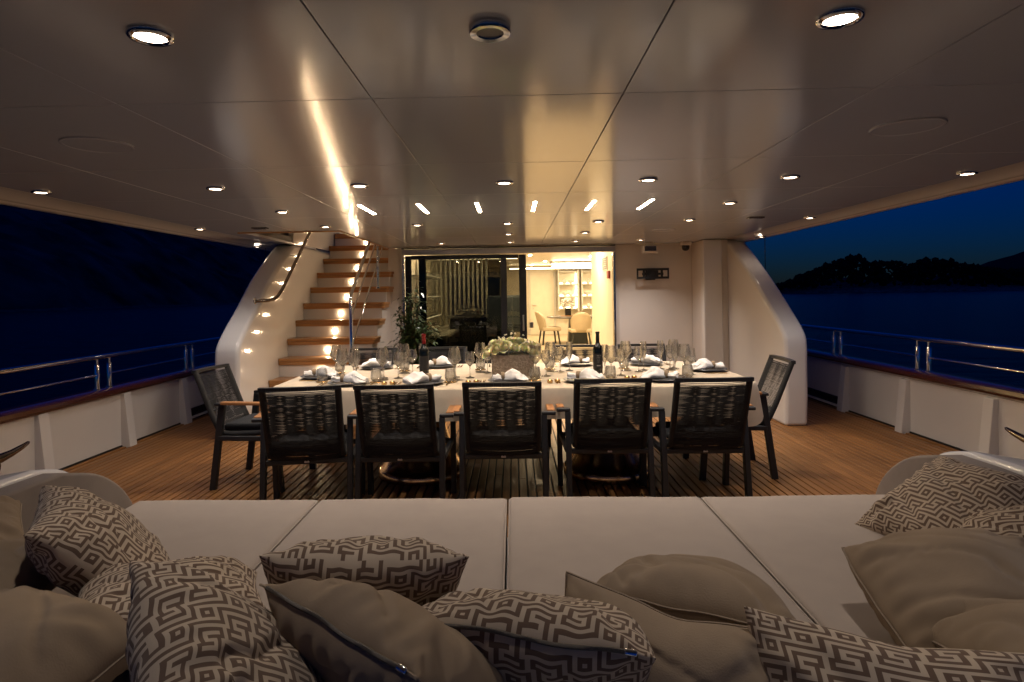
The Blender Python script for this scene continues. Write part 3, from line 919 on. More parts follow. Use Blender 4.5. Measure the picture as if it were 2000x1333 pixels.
# ================================================================== CEILING FIXTURES
ordn = ['first', 'second', 'third', 'fourth', 'fifth', 'sixth', 'seventh']
def spot_data(k):
    q = bpy.data.lights.new('downlight_lamp', 'SPOT')
    q.energy = SPOT * k; q.color = (1.0, .89, .82); q.spot_size = R(122); q.spot_blend = 1.0; q.shadow_soft_size = .03
    return q
SPOTS = {k: spot_data(k) for k in (1.0, 1.5, .5, .65)}      # dimmer zones: table, saloon end, side decks, sunpad
def downlight(x, y, label, lit=True, z=ZC, beam=True):
    t = thing('downlight', label, 'light', (x, y, z), group='ceiling downlights')
    MB().lathe([(.053, .004), (.054, -.006), (.050, -.012), (.042, -.013), (.038, -.008), (.036, .004)], 32).build('ring', M['chrome'], t, smooth=50)
    if lit: MB().lathe([(.0, -.0085), (.030, -.0085), (.0365, -.007)], 24).build('lens', M['lens_on'], t)
    if lit and beam:
        so = bpy.data.objects.new('lamp', SPOTS[.65 if y < 2 else .5 if abs(x) > 2.2 else 1.5 if y > 5.2 else 1.0]); COL.objects.link(so); so.parent = t; so.location = (0, 0, -.05)
    if not lit: MB().lathe([(.0, -.0085), (.030, -.0085), (.0365, -.007)], 24).build('lens', M['lens_off'], t)
downlight(-.891, 1.507, 'large bright downlight nearest the camera, upper left of the picture')
downlight(.802, 1.507, 'large bright downlight nearest the camera, upper right of the picture')
t = thing('ceiling_sensor', 'unlit round chrome ceiling fixture between the two nearest downlights', 'fixture', (-.047, 1.518, ZC))
MB().lathe([(.052, .004), (.053, -.012), (.050, -.017), (.034, -.016), (.032, -.010)], 32).build('ring', M['chrome'], t, smooth=50)
MB().lathe([(.0, -.012), (.033, -.012)], 24).build('lens', M['lens_off'], t)
row = [-2.813, -1.757, -.897, -.042, .799, 1.621, 2.633]
for i, x in enumerate(row): downlight(x, 3.61, f'lit downlight, {ordn[i]} from the left in the long row before the strip lights')
downlight(-1.749, 4.65, 'lit downlight left of the strip lights, alone between two rows')
downlight(1.629, 4.63, 'lit downlight right of the strip lights, alone between two rows')
row = [-2.918, -1.735, -.879, -.043, .794, 1.628, 2.721]
for i, x in enumerate(row): downlight(x, 5.68, f'lit downlight, {ordn[i]} from the left in the row just beyond the strip lights')
downlight(-.042, 6.70, 'lit downlight on the centreline, second row from the doorway')
downlight(.792, 6.70, 'lit downlight right of centre, second row from the doorway')
for i, x in enumerate([-.898, -.031, .796, 1.608]): downlight(x, 7.74, f'lit downlight, {ordn[i]} from the left in the row over the doorway header')
downlight(-3.10, 7.4, 'lit downlight in the ceiling edge outside the left wing pillar', z=ZC - .03, beam=False)
downlight(2.915, 7.26, 'lit downlight in the ceiling edge outside the right wing pillar', z=ZC - .03, beam=False)
for i, x in enumerate([-1.10, -.675, -.253, .167, .592, 1.003]):
    t = thing('strip_light', f'slim lit ceiling strip over the table, {ordn[i]} of six from the left', 'light', (x, 4.65, ZC), group='ceiling strip lights')
    MB().box((0, 0, .001), (.040, .54, .006)).build('frame', M['brushed'], t, bevel=(.002, 1))
    MB().box((0, 0, -.001), (.024, .50, .005)).build('diffuser', M['strip_on'], t, smooth=None)
for x, y, w in ((-2.356, 5.69, 'left, before the stair hatch'), (2.191, 5.58, 'right, before the wing pillar')):
    t = thing('ceiling_latch', f'small dark rectangular ceiling fitting on the {w}', 'fitting', (x, y, ZC))
    MB().box((0, 0, -.006), (.14, .07, .014)).build('plate', M['dark_chrome'], t, bevel=(.004, 2))
    MB().box((0, 0, -.014), (.10, .035, .004)).build('slot', M['black'], t, smooth=None)
for x, y, w, r in ((-1.743, 2.555, 'upper left', .135), (1.62, 2.55, 'upper right', .135), (1.609, 6.57, 'right, near the TV bracket', .12)):
    t = thing('ceiling_speaker', f'round flush white speaker cover in the ceiling, {w}', 'speaker', (x, y, ZC))
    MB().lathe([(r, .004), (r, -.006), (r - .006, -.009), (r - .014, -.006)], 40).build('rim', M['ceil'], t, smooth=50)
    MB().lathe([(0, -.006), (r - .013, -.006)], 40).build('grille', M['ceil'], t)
t = thing('floodlight', 'small white ceiling floodlight with dark lens above the TV bracket', 'floodlight', (1.81, 8.18, ZC))
MB().box((0, 0, -.02), (.10, .08, .04)).build('bracket', M['wall_white'], t, bevel=(.006, 2))
MB().box((0, -.03, -.095), (.19, .09, .10)).build('housing', M['wall_white'], t, bevel=(.012, 2))
MB().box((0, -.08, -.09), (.15, .012, .065)).build('lens', M['dark_chrome'], t, bevel=(.004, 2))
t = thing('dome_camera', 'small dome security camera in the ceiling corner', 'camera', (2.30, 8.22, ZC))
MB().box((0, 0, -.025), (.13, .13, .05)).build('mount', M['wall_white'], t, bevel=(.012, 2))
MB().lathe([(.05, -.05), (.052, -.07), (.044, -.10), (.025, -.118), (0, -.123)], 20).build('dome', M['black'], t, smooth=70)
# TV bracket
t = thing('tv_bracket', 'black folding TV bracket with slotted plates on the wall right of the doorway', 'bracket', (1.875, YW, 1.645))
for z in (-.055, .058): MB().box((0, -.17, z), (.43, .012, .03)).build('plate_bar', M['black_metal'], t, smooth=None)
for x in (-.205, .205): MB().box((x, -.171, 0), (.02, .014, .10)).build('plate_end', M['black_metal'], t, smooth=None)
for x in (-.12, .12): MB().box((x, -.169, 0), (.03, .012, .088)).build('plate_web', M['black_metal'], t, smooth=None)
MB().box((0, -.16, 0), (.15, .01, .085)).build('centre_plate', M['black_metal'], t, smooth=None)
for x in (-.04, .04):
    for z in (-.03, .03): MB().lathe([(0, -.004), (.007, -.004), (.007, .004)], 8).build('bolt', M['chrome'], t, loc=(x, -.168, z)).rotation_euler = (R(90), 0, 0)
MB().bar((-.06, -.155, 0), (.16, -.02, 0), .05, .03).build('arm', M['black_metal'], t)
MB().bar((.06, -.155, 0), (-.10, -.02, 0), .05, .03).build('arm', M['black_metal'], t)
MB().box((0, -.012, 0), (.13, .02, .16)).build('wall_plate', M['black_metal'], t, smooth=None)

# ================================================================== TABLE
TZ = .762; TX, TY = -.02, 4.93
TW, TD = 1.735, .765      # half sizes of the covered top
t = thing('dining_table', 'long dining table on two polished steel trumpet pedestals under the cream cloth', 'table', (TX, TY, 0))
def rr(hw, hd, r, n=8):
    out = []
    for cx, cy, a in ((hw - r, hd - r, 0), (-hw + r, hd - r, 90), (-hw + r, -hd + r, 180), (hw - r, -hd + r, 270)):
        out += arc(cx, cy, r, a, a + 90, n)
    return out
b = MB().prism(rr(TW - .015, TD - .015, .30), 'Z', TZ - .045, TZ - .006)
b.build('tabletop', M['dark_cab'], t)
for x in (-.71, .73):
    b = MB().lathe([(0, .0), (.335, .0), (.34, .006), (.337, .055), (.325, .066), (.30, .085), (.275, .13), (.25, .19), (.222, .27), (.195, .36), (.17, .46), (.155, .56), (.15, .66), (.15, .717)], 48, (x, -.14, .012), False, True)
    b.build('pedestal', M['pedestal'], t, smooth=50)
# cloth draped over the top
def cloth():
    b = MB(); ring = rr(TW, TD, .30, 10)
    N = len(ring)
    rows = []
    for k in range(6):      # inner rings of the flat top
        s_ = [0.0, .4, .75, .93, .985, 1.0][k]
        rows.append([(x * s_, y * s_, TZ + .001 * noise.noise(Vector((x * s_ * 3, y * s_ * 3, 0)))) for x, y in ring])
    per = 0.0; acc = [0.0]
    for i in range(1, N): per += math.dist(ring[i - 1], ring[i]); acc.append(per)
    drop = .190
    for k in range(1, 9):
        h = k / 8
        rw = []
        for i, (x, y) in enumerate(ring):
            nx, ny = (x - max(-TW + .3, min(TW - .3, x))), (y - max(-TD + .3, min(TD - .3, y)))
            L = math.hypot(nx, ny) or 1
            corner = max(0, min(1, min(abs(nx), abs(ny)) / .18))
            fold = math.sin(acc[i] * 9 + 2 * noise.noise(Vector((acc[i], 1, 0)))) * (.010 + .05 * corner) * h + .012 * noise.noise(Vector((acc[i] * 2.2, h, 3))) * h
            out = .010 * min(1, h * 4) + fold + .012 * h
            dz = drop * (1 + .55 * (1 if abs(x) > TW - .35 else 0) * corner + (.14 if x < -TW + .5 else 0))
            rw.append((x + nx / L * out, y + ny / L * out, TZ - .004 - dz * h + .004 * (1 - h)))
        rows.append(rw)
    vs = [q for r_ in rows for q in r_]
    fs = []
    for k in range(len(rows) - 1):
        for i in range(N): fs.append((k * N + i, k * N + (i + 1) % N, (k + 1) * N + (i + 1) % N, (k + 1) * N + i))
    b.add(vs, fs)
    return b
o = cloth().build('tablecloth', M['cloth'], smooth=60, loc=(TX, TY, 0))
tag(o, 'cream cloth covering the long dining table, hanging over its rounded edge', 'tablecloth')
md = o.modifiers.new('soft', 'SUBSURF'); md.levels = 1; md.render_levels = 1

# ------------------------------------------------------------------ chairs
def chair_proto():
    P = {}
    def leg(x0, y0, x1, y1, z1): return MB().bar((x0, y0, 0), (x1, y1, z1), .036, .048, up=(0, 1, 0)).mesh('leg', M['black_metal'], 30, (.004, 2))
    parts = []
    for sx in (-1, 1):
        b = MB().bar((sx * .262, -.265, 0), (sx * .262, -.185, .615), .036, .048, up=(0, 1, 0))
        b.bar((sx * .262, -.187, .595), (sx * .262, -.183, .632), .036, .048, up=(0, 1, 0))
        b.bar((sx * .246, -.184, .641), (sx * .335, -.184, .641), .048, .022)
        parts.append(('rear_leg', b.mesh('rear_leg', M['black_metal'], 30, (.006, 2)), []))
        b = MB().bar((sx * .292, .265, 0), (sx * .298, .215, .630), .036, .048, up=(0, 1, 0))
        parts.append(('front_leg', b.mesh('front_leg', M['black_metal'], 30, (.004, 2)), []))
        b = MB().bar((sx * .308, -.165, .648), (sx * .308, .250, .642), .050, .022)
        parts.append(('armrest', b.mesh('armrest', M['arm_teak'], 30, (.007, 3)), []))
    b = MB()
    b.bar((-.262, -.215, .378), (.262, -.215, .378), .036, .030)
    b.bar((-.290, .232, .385), (.290, .232, .385), .036, .030)
    for sx in (-1, 1): b.bar((sx * .270, -.21, .385), (sx * .286, .235, .388), .030, .034)
    parts.append(('seat_frame', b.mesh('seat_frame', M['black_metal'], 30, (.004, 2)), [('badge', MB().box((0, -.236, .378), (.030, .005, .010)).mesh('badge', M['white_badge'], 30, (.002, 1))),
                                                                                        ('badge_arc', MB().tube([(-.012, -.2365, .384), (0, -.2365, .388), (.012, -.2365, .3845)], .0018, 5).mesh('badge_arc', M['white_badge'], 60))]))
    # back-and-seat sling: path in YZ from the top of the back to the front of the seat
    path = smooth_curve([(-.415, .858), (-.36, .72), (-.305, .58), (-.265, .49), (-.235, .435), (-.19, .412), (-.12, .408), (.02, .414), (.22, .424)], 8)
    b = MB()
    for sx in (-1, 1): b.tube([(sx * (.214 - .0 * k), y, z) for k, (y, z) in enumerate(path)], .016, 8)
    parts.append(('sling_frame', b.mesh('sling_frame', M['black_metal'], 60), []))
    b = MB()
    for k in range(9):
        pass
    tp = [(-.235 + .47 * k / 10, -.418 - .020 * (1 - ((k - 5) / 5) ** 2), .862) for k in range(11)]
    for a, c in zip(tp, tp[1:]): b.bar(a, c, .034, .024)
    parts.append(('top_rail', b.mesh('top_rail', M['black_metal'], 40, None), []))
    # ropes: two layers of horizontal cords
    b = MB()
    L = [0.0]
    for p0, p1 in zip(path, path[1:]): L.append(L[-1] + math.dist(p0, p1))
    def at(s_):
        for i in range(len(L) - 1):
            if s_ <= L[i + 1]:
                f_ = (s_ - L[i]) / (L[i + 1] - L[i])
                y = path[i][0] + (path[i + 1][0] - path[i][0]) * f_; z = path[i][1] + (path[i + 1][1] - path[i][1]) * f_
                dy, dz = path[i + 1][0] - path[i][0], path[i + 1][1] - path[i][1]
                q = math.hypot(dy, dz)
                return y, z, -dz / q, dy / q
        return (*path[-1], 0, 1)
    rg = random.Random(2)
    s_ = .024
    kk = 0
    while s_ < .62:
        y, z, ny, nz = at(s_)      # normal pointing forward / up off the sling
        for lay, off in ((0, .0165), (1, -.0165)):
            sag = -.020
            jit = .0016 * (rg.random() - .5)
            pts = []
            for k in range(13):
                u = -1 + 2 * k / 12
                f_ = sag * (1 - u * u) + (off if True else 0) * (1 if abs(u) < 1 else .6)
                dd = lay * .0044 * (1 if s_ > .40 else .5 + .5 * math.cos(u * PI * 4.0 + .6 * math.sin(kk * .09)))   # the rear layer wanders between and behind the front cords
                y2, z2, a, c = y, z - dd + jit, ny, nz
                pts.append((u * .226, y2 + a * f_, z2 + c * f_))
            b.tube(pts, .0025 if s_ < .36 else .0031, 4, cap=False)
        s_ += .0092 if s_ < .36 else .0070; kk += 1
    # cord wrapped over the side tubes
    for sx in (-1, 1):
        b.tube([(sx * .218, y, z) for (y, z) in path], [.0205] * len(path), 8)
    o_r = ('rope_weave', b.mesh('rope_weave', M['rope'], 60), [])
    parts.append(o_r)
    b = MB().box((0, .015, .452), (.43, .44, .052))
    parts.append(('seat_pad', b.mesh('seat_pad', M['pad'], 60, (.022, 4)), []))
    return parts
CH = chair_proto()
def place_chair(x, y, rz, label):
    t = thing('rope_chair', label, 'chair', (x, y, 0), rz, group='dining chairs round the deck table')
    for nm, me, subs in CH:
        o = obj(nm, me, t)
        if nm == 'rope_weave': o['kind'] = 'stuff'
        for sn, sm in subs: obj(sn, sm, o)
for x, y, a, w in ((-1.335, 4.02, 9, 'leftmost of the near row, turned slightly outward'), (-.726, 4.05, 1, 'second from the left in the near row'), (-.077, 4.10, 0, 'middle of the near row before the flower box'), (.609, 4.20, -1, 'fourth from the left in the near row'), (1.21, 4.18, 0, 'rightmost of the near row')):
    place_chair(x, y, R(a), 'charcoal rope chair seen from behind, ' + w)
for x, y, a, w in ((-1.43, 5.80, 180, 'in front of the stairs'), (-.70, 5.82, 182, 'in front of the smoked glass door'), (-.05, 5.84, 180, 'hidden behind the flower box'), (.60, 5.85, 179, 'in front of the lit doorway'), (1.30, 5.86, 181, 'below the TV bracket')):
    place_chair(x, y, R(a), 'charcoal rope chair on the far side, ' + w)
place_chair(-1.93, 4.68, R(-94), 'charcoal rope dining chair at the left head of the table')
place_chair(1.66, 4.85, R(86), 'charcoal rope dining chair at the right head of the table')

# ------------------------------------------------------------------ place settings
CZ = TZ + .0035
seats = [
    ('near leftmost', -1.205, 4.43, 0), ('near second from left', -.655, 4.40, 0), ('near middle', -.045, 4.43, 0), ('near fourth from left', .50, 4.42, 0), ('near rightmost', 1.05, 4.44, 0),
    ('far leftmost', -1.21, 5.38, 180), ('far second from left', -.67, 5.44, 180), ('far middle', -.04, 5.45, 180), ('far fourth from left', .545, 5.43, 180), ('far rightmost', 1.15, 5.40, 180),
    ('left head', -1.53, 4.80, -90), ('right head', 1.545, 4.95, 90)]
plate_me = MB().lathe([(0, .006), (.10, .006), (.125, .010), (.148, .017), (.150, .019), (.147, .021), (.122, .015), (.10, .011), (0, .0105)], 40).mesh('plate', M['plate'], 50)
coaster_me = MB().lathe([(0, 0), (.046, 0), (.047, .003), (.045, .005), (0, .005)], 24).mesh('coaster', M['gold'], 40)
def glass_mesh(kind):
    b = MB()
    if kind == 'red': prof = [(.0, .0), (.039, .001), (.040, .003), (.012, .008), (.0045, .016), (.0038, .06), (.0042, .095), (.012, .104), (.030, .124), (.0475, .146), (.0465, .150), (.043, .175), (.038, .20), (.033, .226), (.0325, .226)]
    elif kind == 'white': prof = [(.0, .0), (.034, .001), (.035, .003), (.010, .008), (.004, .016), (.0035, .06), (.004, .085), (.012, .094), (.028, .112), (.038, .134), (.0375, .138), (.034, .165), (.030, .20), (.0295, .20)]
    elif kind == 'flute': prof = [(.0, .0), (.032, .001), (.033, .003), (.010, .008), (.004, .016), (.0035, .07), (.006, .09), (.018, .118), (.027, .15), (.0265, .19), (.0225, .235), (.022, .235)]
    else: prof = [(.0, .006), (.020, .004), (.028, .003), (.035, .010), (.040, .028), (.041, .045), (.037, .075), (.034, .094), (.0335, .094), (.036, .075), (.039, .045), (.037, .026), (.030, .014), (.0, .013)]
    if kind == 'red': prof = [(r_ * 1.08, z_ * 1.06) for r_, z_ in prof]
    if kind != 'tumbler':       # inner wall of the bowl
        st = [i_ for i_, (r_, z_) in enumerate(prof) if z_ > .08 and r_ > .011][0]
        prof = prof[:-1] + [(max(r_ - .0011, .0), z_ + (.0015 if i_ == st else 0)) for i_, (r_, z_) in reversed(list(enumerate(prof[:-1]))) if i_ >= st] + [(0, prof[st][1] - .002)]
    b.lathe(prof, 24)
    return b.mesh(kind + '_glass', M['glass'], 50)
GM = {k: glass_mesh(k) for k in ('red', 'white', 'flute', 'tumbler')}
def napkin_mesh(seed):
    rg = random.Random(seed)
    b = MB(); ns_, na = 44, 24
    s0 = .30
    ph = rg.random() * 6
    vs = []
    for i in range(ns_ + 1):
        s_ = i / ns_
        if s_ < s0:
            q = (s0 - s_) / s0
            w = .018 + .034 * q ** .8; h = .018 + .004 * q; ruff = .9 * q
        else:
            q = (s_ - s0) / (1 - s0)
            w = .018 + .072 * math.sin(min(1, q * 1.1) * PI * .62); h = .018 + .020 * math.sin(min(1, q * 1.25) * PI); ruff = .35 + .5 * q
            if q > .8: h *= .55 + .45 * (1 - q) / .2
        for k in range(na):
            a = 2 * PI * k / na
            ruf = 1 + ruff * (.30 * math.sin(3 * a + ph + 2.2 * s_) + .20 * abs(math.sin(5 * a + ph * 2 + s_))) + .22 * noise.noise(Vector((math.cos(a) * 1.5, math.sin(a) * 1.5 + seed, s_ * 5)))
            x = -.115 + .245 * s_ + .012 * noise.noise(Vector((a, seed, s_)))
            y = w * math.cos(a) * ruf
            z = h * (math.sin(a) * ruf) + h * .75 + .014 * max(0, noise.noise(Vector((s_ * 9, y * 30, seed * 3)))) 
            vs.append((x, y, max(z, .0)))
    fs = []
    for i in range(ns_):
        for k in range(na): fs.append((i * na + k, i * na + (k + 1) % na, (i + 1) * na + (k + 1) % na, (i + 1) * na + k))
    fs.append(tuple(range(na))[::-1]); fs.append(tuple(ns_ * na + k for k in range(na)))
    b.add(vs, fs)
    return b.mesh('napkin', M['linen'], 75)
NAP = [napkin_mesh(k + 1) for k in range(4)]
ring_me = MB().lathe([(.026, -.013), (.029, -.013), (.030, 0), (.029, .013), (.026, .013), (.0255, 0), (.026, -.013)], 24).mesh('napkin_ring', M['ring'], 60)
def fork_mesh():
    b = MB()
    b.bar((0, -.09, .003), (0, .02, .004), .007, .003); b.bar((0, .02, .004), (0, .045, .003), .014, .0025)
    for k in range(4): b.bar((-.0075 + .005 * k, .045, .003), (-.0075 + .005 * k, .092, .006), .0022, .002)
    return b.mesh('fork', M['gold'], 40)
def knife_mesh():
    b = MB(); b.bar((0, -.10, .004), (0, .0, .004), .009, .005); b.bar((.0, .0, .004), (.002, .10, .004), .015, .002)
    return b.mesh('knife', M['gold'], 40)
FORK, KNIFE = fork_mesh(), knife_mesh()
rg = random.Random(21)
for i, (w, x, y, a) in enumerate(seats):
    rz = R(a)
    fx, fy = -math.sin(rz), math.cos(rz)        # from the diner towards the table middle
    rx, ry = math.cos(rz), math.sin(rz)          # diner's right
    def P(r_, f_, z=0): return (x + rx * r_ + fx * f_, y + ry * r_ + fy * f_, CZ + z)
    seat = w + ' place'
    tag(obj('dinner_plate', plate_me, None, P(0, 0), (0, 0, rz)), f'round slate dinner plate under the napkin at the {seat}', 'plate', 'dinner plates')
    na_ = rz + {0: R(12), 1: R(28), 2: R(8), 3: R(-14), 4: R(168)}[i % 5] + (PI if i in (1, 6) else 0) + R(20 * (rg.random() - .5))
    if a in (90, -90): na_ = R(12 if a < 0 else 176)
    tag(obj('napkin', NAP[i % 4], None, P(0, 0, .0195), (0, 0, na_)), f'white linen napkin bunched through a ring at the {seat}', 'napkin', 'napkins')
    dxn = -.115 + .245 * .30
    tag(obj('napkin_ring', ring_me, None, (x + math.cos(na_) * dxn, y + math.sin(na_) * dxn, CZ + .045), Euler((0, R(90), na_))), f'woven straw napkin ring at the {seat}', 'napkin ring', 'napkin rings')
    for k, r_ in enumerate((-.178, -.202)):
        tag(obj('fork', FORK, None, P(r_, -.01 * k), (0, 0, rz + R(4 * (rg.random() - .5)))), f'{"inner" if k == 0 else "outer"} gold fork beside the plate at the {seat}', 'fork', 'gold forks')
    tag(obj('knife', KNIFE, None, P(.178, 0), (0, 0, rz + R(4 * (rg.random() - .5)))), f'gold knife beside the plate at the {seat}', 'knife', 'gold knives')
    if a == 0: g = [('red', .215, .20), ('white', .30, .29), ('flute', .19, .33), ('tumbler', .20, .085)]
    elif a == 180: g = [('red', .24, .40), ('white', .165, .46), ('flute', .10, .38), ('tumbler', .25, .26)]
    else: g = [('red', .15, .22), ('white', .06, .29), ('flute', .13, .33), ('tumbler', .21, .10)]
    for kind, r_, f_ in g:
        r_ += .03 * (rg.random() - .5); f_ += .03 * (rg.random() - .5)
        if kind == 'tumbler':
            tag(obj('coaster', coaster_me, None, P(r_, f_)), f'small gold coaster under the tumbler at the {seat}', 'coaster', 'coasters')
            tag(obj('tumbler', GM[kind], None, P(r_, f_, .0052)), f'stemless clear water tumbler on its coaster at the {seat}', 'glass', 'water tumblers')
        else:
            tag(obj('wine_glass', GM[kind], None, P(r_, f_)), f'{dict(red="wide angular red-wine", white="slim white-wine", flute="tall narrow sparkling-wine")[kind]} glass on a tall stem at the {seat}', 'wine glass', 'stemmed wine glasses')
for i, (x, y, w) in enumerate(((-.93, 4.36, 'between the two leftmost near places'), (-.33, 4.37, 'left of the near middle place'), (.25, 4.36, 'right of the near middle place'), (.82, 4.50, 'between the two rightmost near places'))):
    for q in range(2):
        t = thing('votive_candle', f'small lit gold votive candle {w}, {"left" if q == 0 else "right"} of a pair', 'candle', (x + .055 * q, y + .02 * q, CZ), group='votive candles')
        MB().lathe([(0, 0), (.016, 0), (.020, .006), (.021, .022), (.0185, .022), (.017, .012), (0, .012)], 14).build('cup', M['gold'], t)
        MB().lathe([(0, .0125), (.0165, .0125)], 12).build('wax', M['wax'], t)
        MB().lathe([(0, .013), (.003, .017), (.002, .022), (0, .026)], 8).build('flame', M['flame'], t)

def bottle(x, y, label, red):
    t = thing('wine_bottle', label, 'bottle', (x, y, CZ))
    MB().lathe([(0, .004), (.030, .0), (.0365, .004), (.0375, .012), (.0375, .195), (.034, .215), (.020, .238), (.0150, .255), (.0145, .262)], 32).build('body', M['bottle'], t, smooth=50)
    MB().lathe([(.0147, .255), (.0150, .262), (.0146, .318), (.0165, .320), (.0165, .332), (.0150, .334), (0, .334)], 24).build('foil', M['foil_red' if red else 'foil_black'], t, smooth=50)
    b = MB().lathe([(.0379, .055), (.0379, .165)], 32); o = b.build('label', M['label_black'], t)
    if not red:
        b = MB()
        for k, (z, hw, hh) in enumerate(((.150, .5, .003), (.140, .35, .002), (.133, .42, .002), (.118, .30, .002), (.111, .26, .0015), (.104, .32, .0015), (.096, .28, .0015), (.074, .40, .009))):
            pts = []
            for s_ in range(9):
                a = R(-88) - hw + 2 * hw * s_ / 8
                pts += [(.0383 * math.cos(a), .0383 * math.sin(a), z - hh / 2), (.0383 * math.cos(a), .0383 * math.sin(a), z + hh / 2)]
            for s_ in range(8):
                if (s_ * 7 + k * 3) % 5 == 0 and hh < .005: continue
                b.add(pts[2 * s_:2 * s_ + 4], [(0, 2, 3, 1)])
        b.build('label_print', M['label_ink'], o, smooth=None)
bottle(-.705, 4.79, 'dark wine bottle with red foil neck on the left half of the table', True)
bottle(.648, 4.78, 'dark wine bottle with black foil and printed label right of the flowers', False)

# ------------------------------------------------------------------ flowers
t = thing('flower_box', 'hammered pewter box of ivory roses in the middle of the table', 'flower arrangement', (-.012, 4.83, CZ))
b = MB()
for (p0, p1) in (((-.158, -.078), (.158, -.078)), ((.158, -.078), (.158, .078)), ((.158, .078), (-.158, .078)), ((-.158, .078), (-.158, -.078))):
    n1, n2 = (16, 8) if p0[1] == p1[1] else (8, 8)
    nx, ny = (p1[1] - p0[1]), -(p1[0] - p0[0]); q = math.hypot(nx, ny); nx /= q; ny /= q
    vs = []
    for j in range(n2 + 1):
        for i in range(n1 + 1):
            u = i / n1; h = j / n2
            tp = 1 + .05 * h
            bulge = .004 * (1 if (i + j) % 2 else -.3) * (1 if 0 < i < n1 and 0 < j < n2 else 0)
            vs.append(((p0[0] + (p1[0] - p0[0]) * u) * tp + nx * bulge, (p0[1] + (p1[1] - p0[1]) * u) * tp + ny * bulge, .165 * h))
    b.add(vs, [(j * (n1 + 1) + i, j * (n1 + 1) + i + 1, (j + 1) * (n1 + 1) + i + 1, (j + 1) * (n1 + 1) + i) for j in range(n2) for i in range(n1)])
b.build('box', M['hammer'], t, smooth=20)
MB().box((0, 0, .135), (.32, .155, .02)).build('moss', M['leaf'], t, smooth=None)
def rose_mesh(seed):
    rg = random.Random(seed); b = MB()
    for lay, (n_, r0, h, op) in enumerate(((3, .008, .046, -.5), (4, .014, .047, -.45), (5, .020, .044, -.30), (6, .026, .039, -.05), (7, .031, .032, .30))):
        for k in range(n_):
            a0 = 2 * PI * (k + .5 * lay + .25 * rg.random()) / n_
            wd = 2 * PI / n_ * .72
            vs = []
            tw = .25 * (rg.random() - .3)
            for j in range(6):
                v = j / 5
                for i in range(5):
                    u = -1 + 2 * i / 4
                    a = a0 + u * wd * (.45 + .55 * math.sin(v * PI * .75)) + tw * v
                    r = r0 * (.30 + .75 * math.sin(min(1, v * 1.3) * PI / 2)) + op * r0 * v ** 3 + .0035 * v * (u if (k + lay) % 2 else -u) + .003 * v ** 4
                    z = h * v * (1 - .16 * u * u * v) - max(op, 0) * .012 * v ** 3 + .002 * rg.random() * v
                    vs.append((r * math.cos(a), r * math.sin(a), z))
            b.add(vs, [(j * 5 + i, j * 5 + i + 1, (j + 1) * 5 + i + 1, (j + 1) * 5 + i) for j in range(5) for i in range(4)])
    return b.mesh('rose', M['rose'], 80)
RO = [rose_mesh(k) for k in range(3)]
rg = random.Random(14)
k = 0
for iy, yy in enumerate((-.07, .0, .06)):
    for ix in range(6):
        u = -1 + 2 * (ix + .5 * (iy % 2) + .25 * rg.random()) / 5.7
        x = u * .185; z = .160 + .050 * (1 - u * u) + .022 * rg.random() + (.030 if iy == 1 else 0) - (.015 if iy == 0 else 0)
        out = Vector((u * .9 + .5 * (rg.random() - .5), yy * 9 + .5 * (rg.random() - .5), .85)).normalized()
        q = out.to_track_quat('Z', 'Y')
        o = obj('rose', RO[k % 3], t, (x, yy * 1.12, z)); o.rotation_euler = q.to_euler(); sc = .95 + .45 * rg.random(); o.scale = (sc,) * 3
        k += 1
b = MB()
for q in range(90):
    x = -.19 + .38 * rg.random(); y = -.07 + .16 * rg.random(); z = .21 + .12 * rg.random() * (1 - (x / .22) ** 2)
    blob(b, (x, y, z), .006 + .004 * rg.random(), rg)
o = b.build('filler_blossom', M['filler'], t); o['kind'] = 'stuff'
b = MB()
for q in range(150):
    x = -.19 + .38 * rg.random(); y = -.09 + .18 * rg.random(); a = 6.28 * rg.random()
    d = Vector((math.cos(a), math.sin(a), .5 * rg.random())).normalized(); sd = d.cross(Vector((0, 0, 1))).normalized()
    c = Vector((x, y, .15 + .07 * rg.random())); L_ = .03 + .025 * rg.random()
    b.add([c, c + d * L_ * .45 + sd * .010, c + d * L_, c + d * L_ * .45 - sd * .010], [(0, 1, 2, 3)])
o = b.build('greenery', M['leaf'], t, smooth=None); o['kind'] = 'stuff'

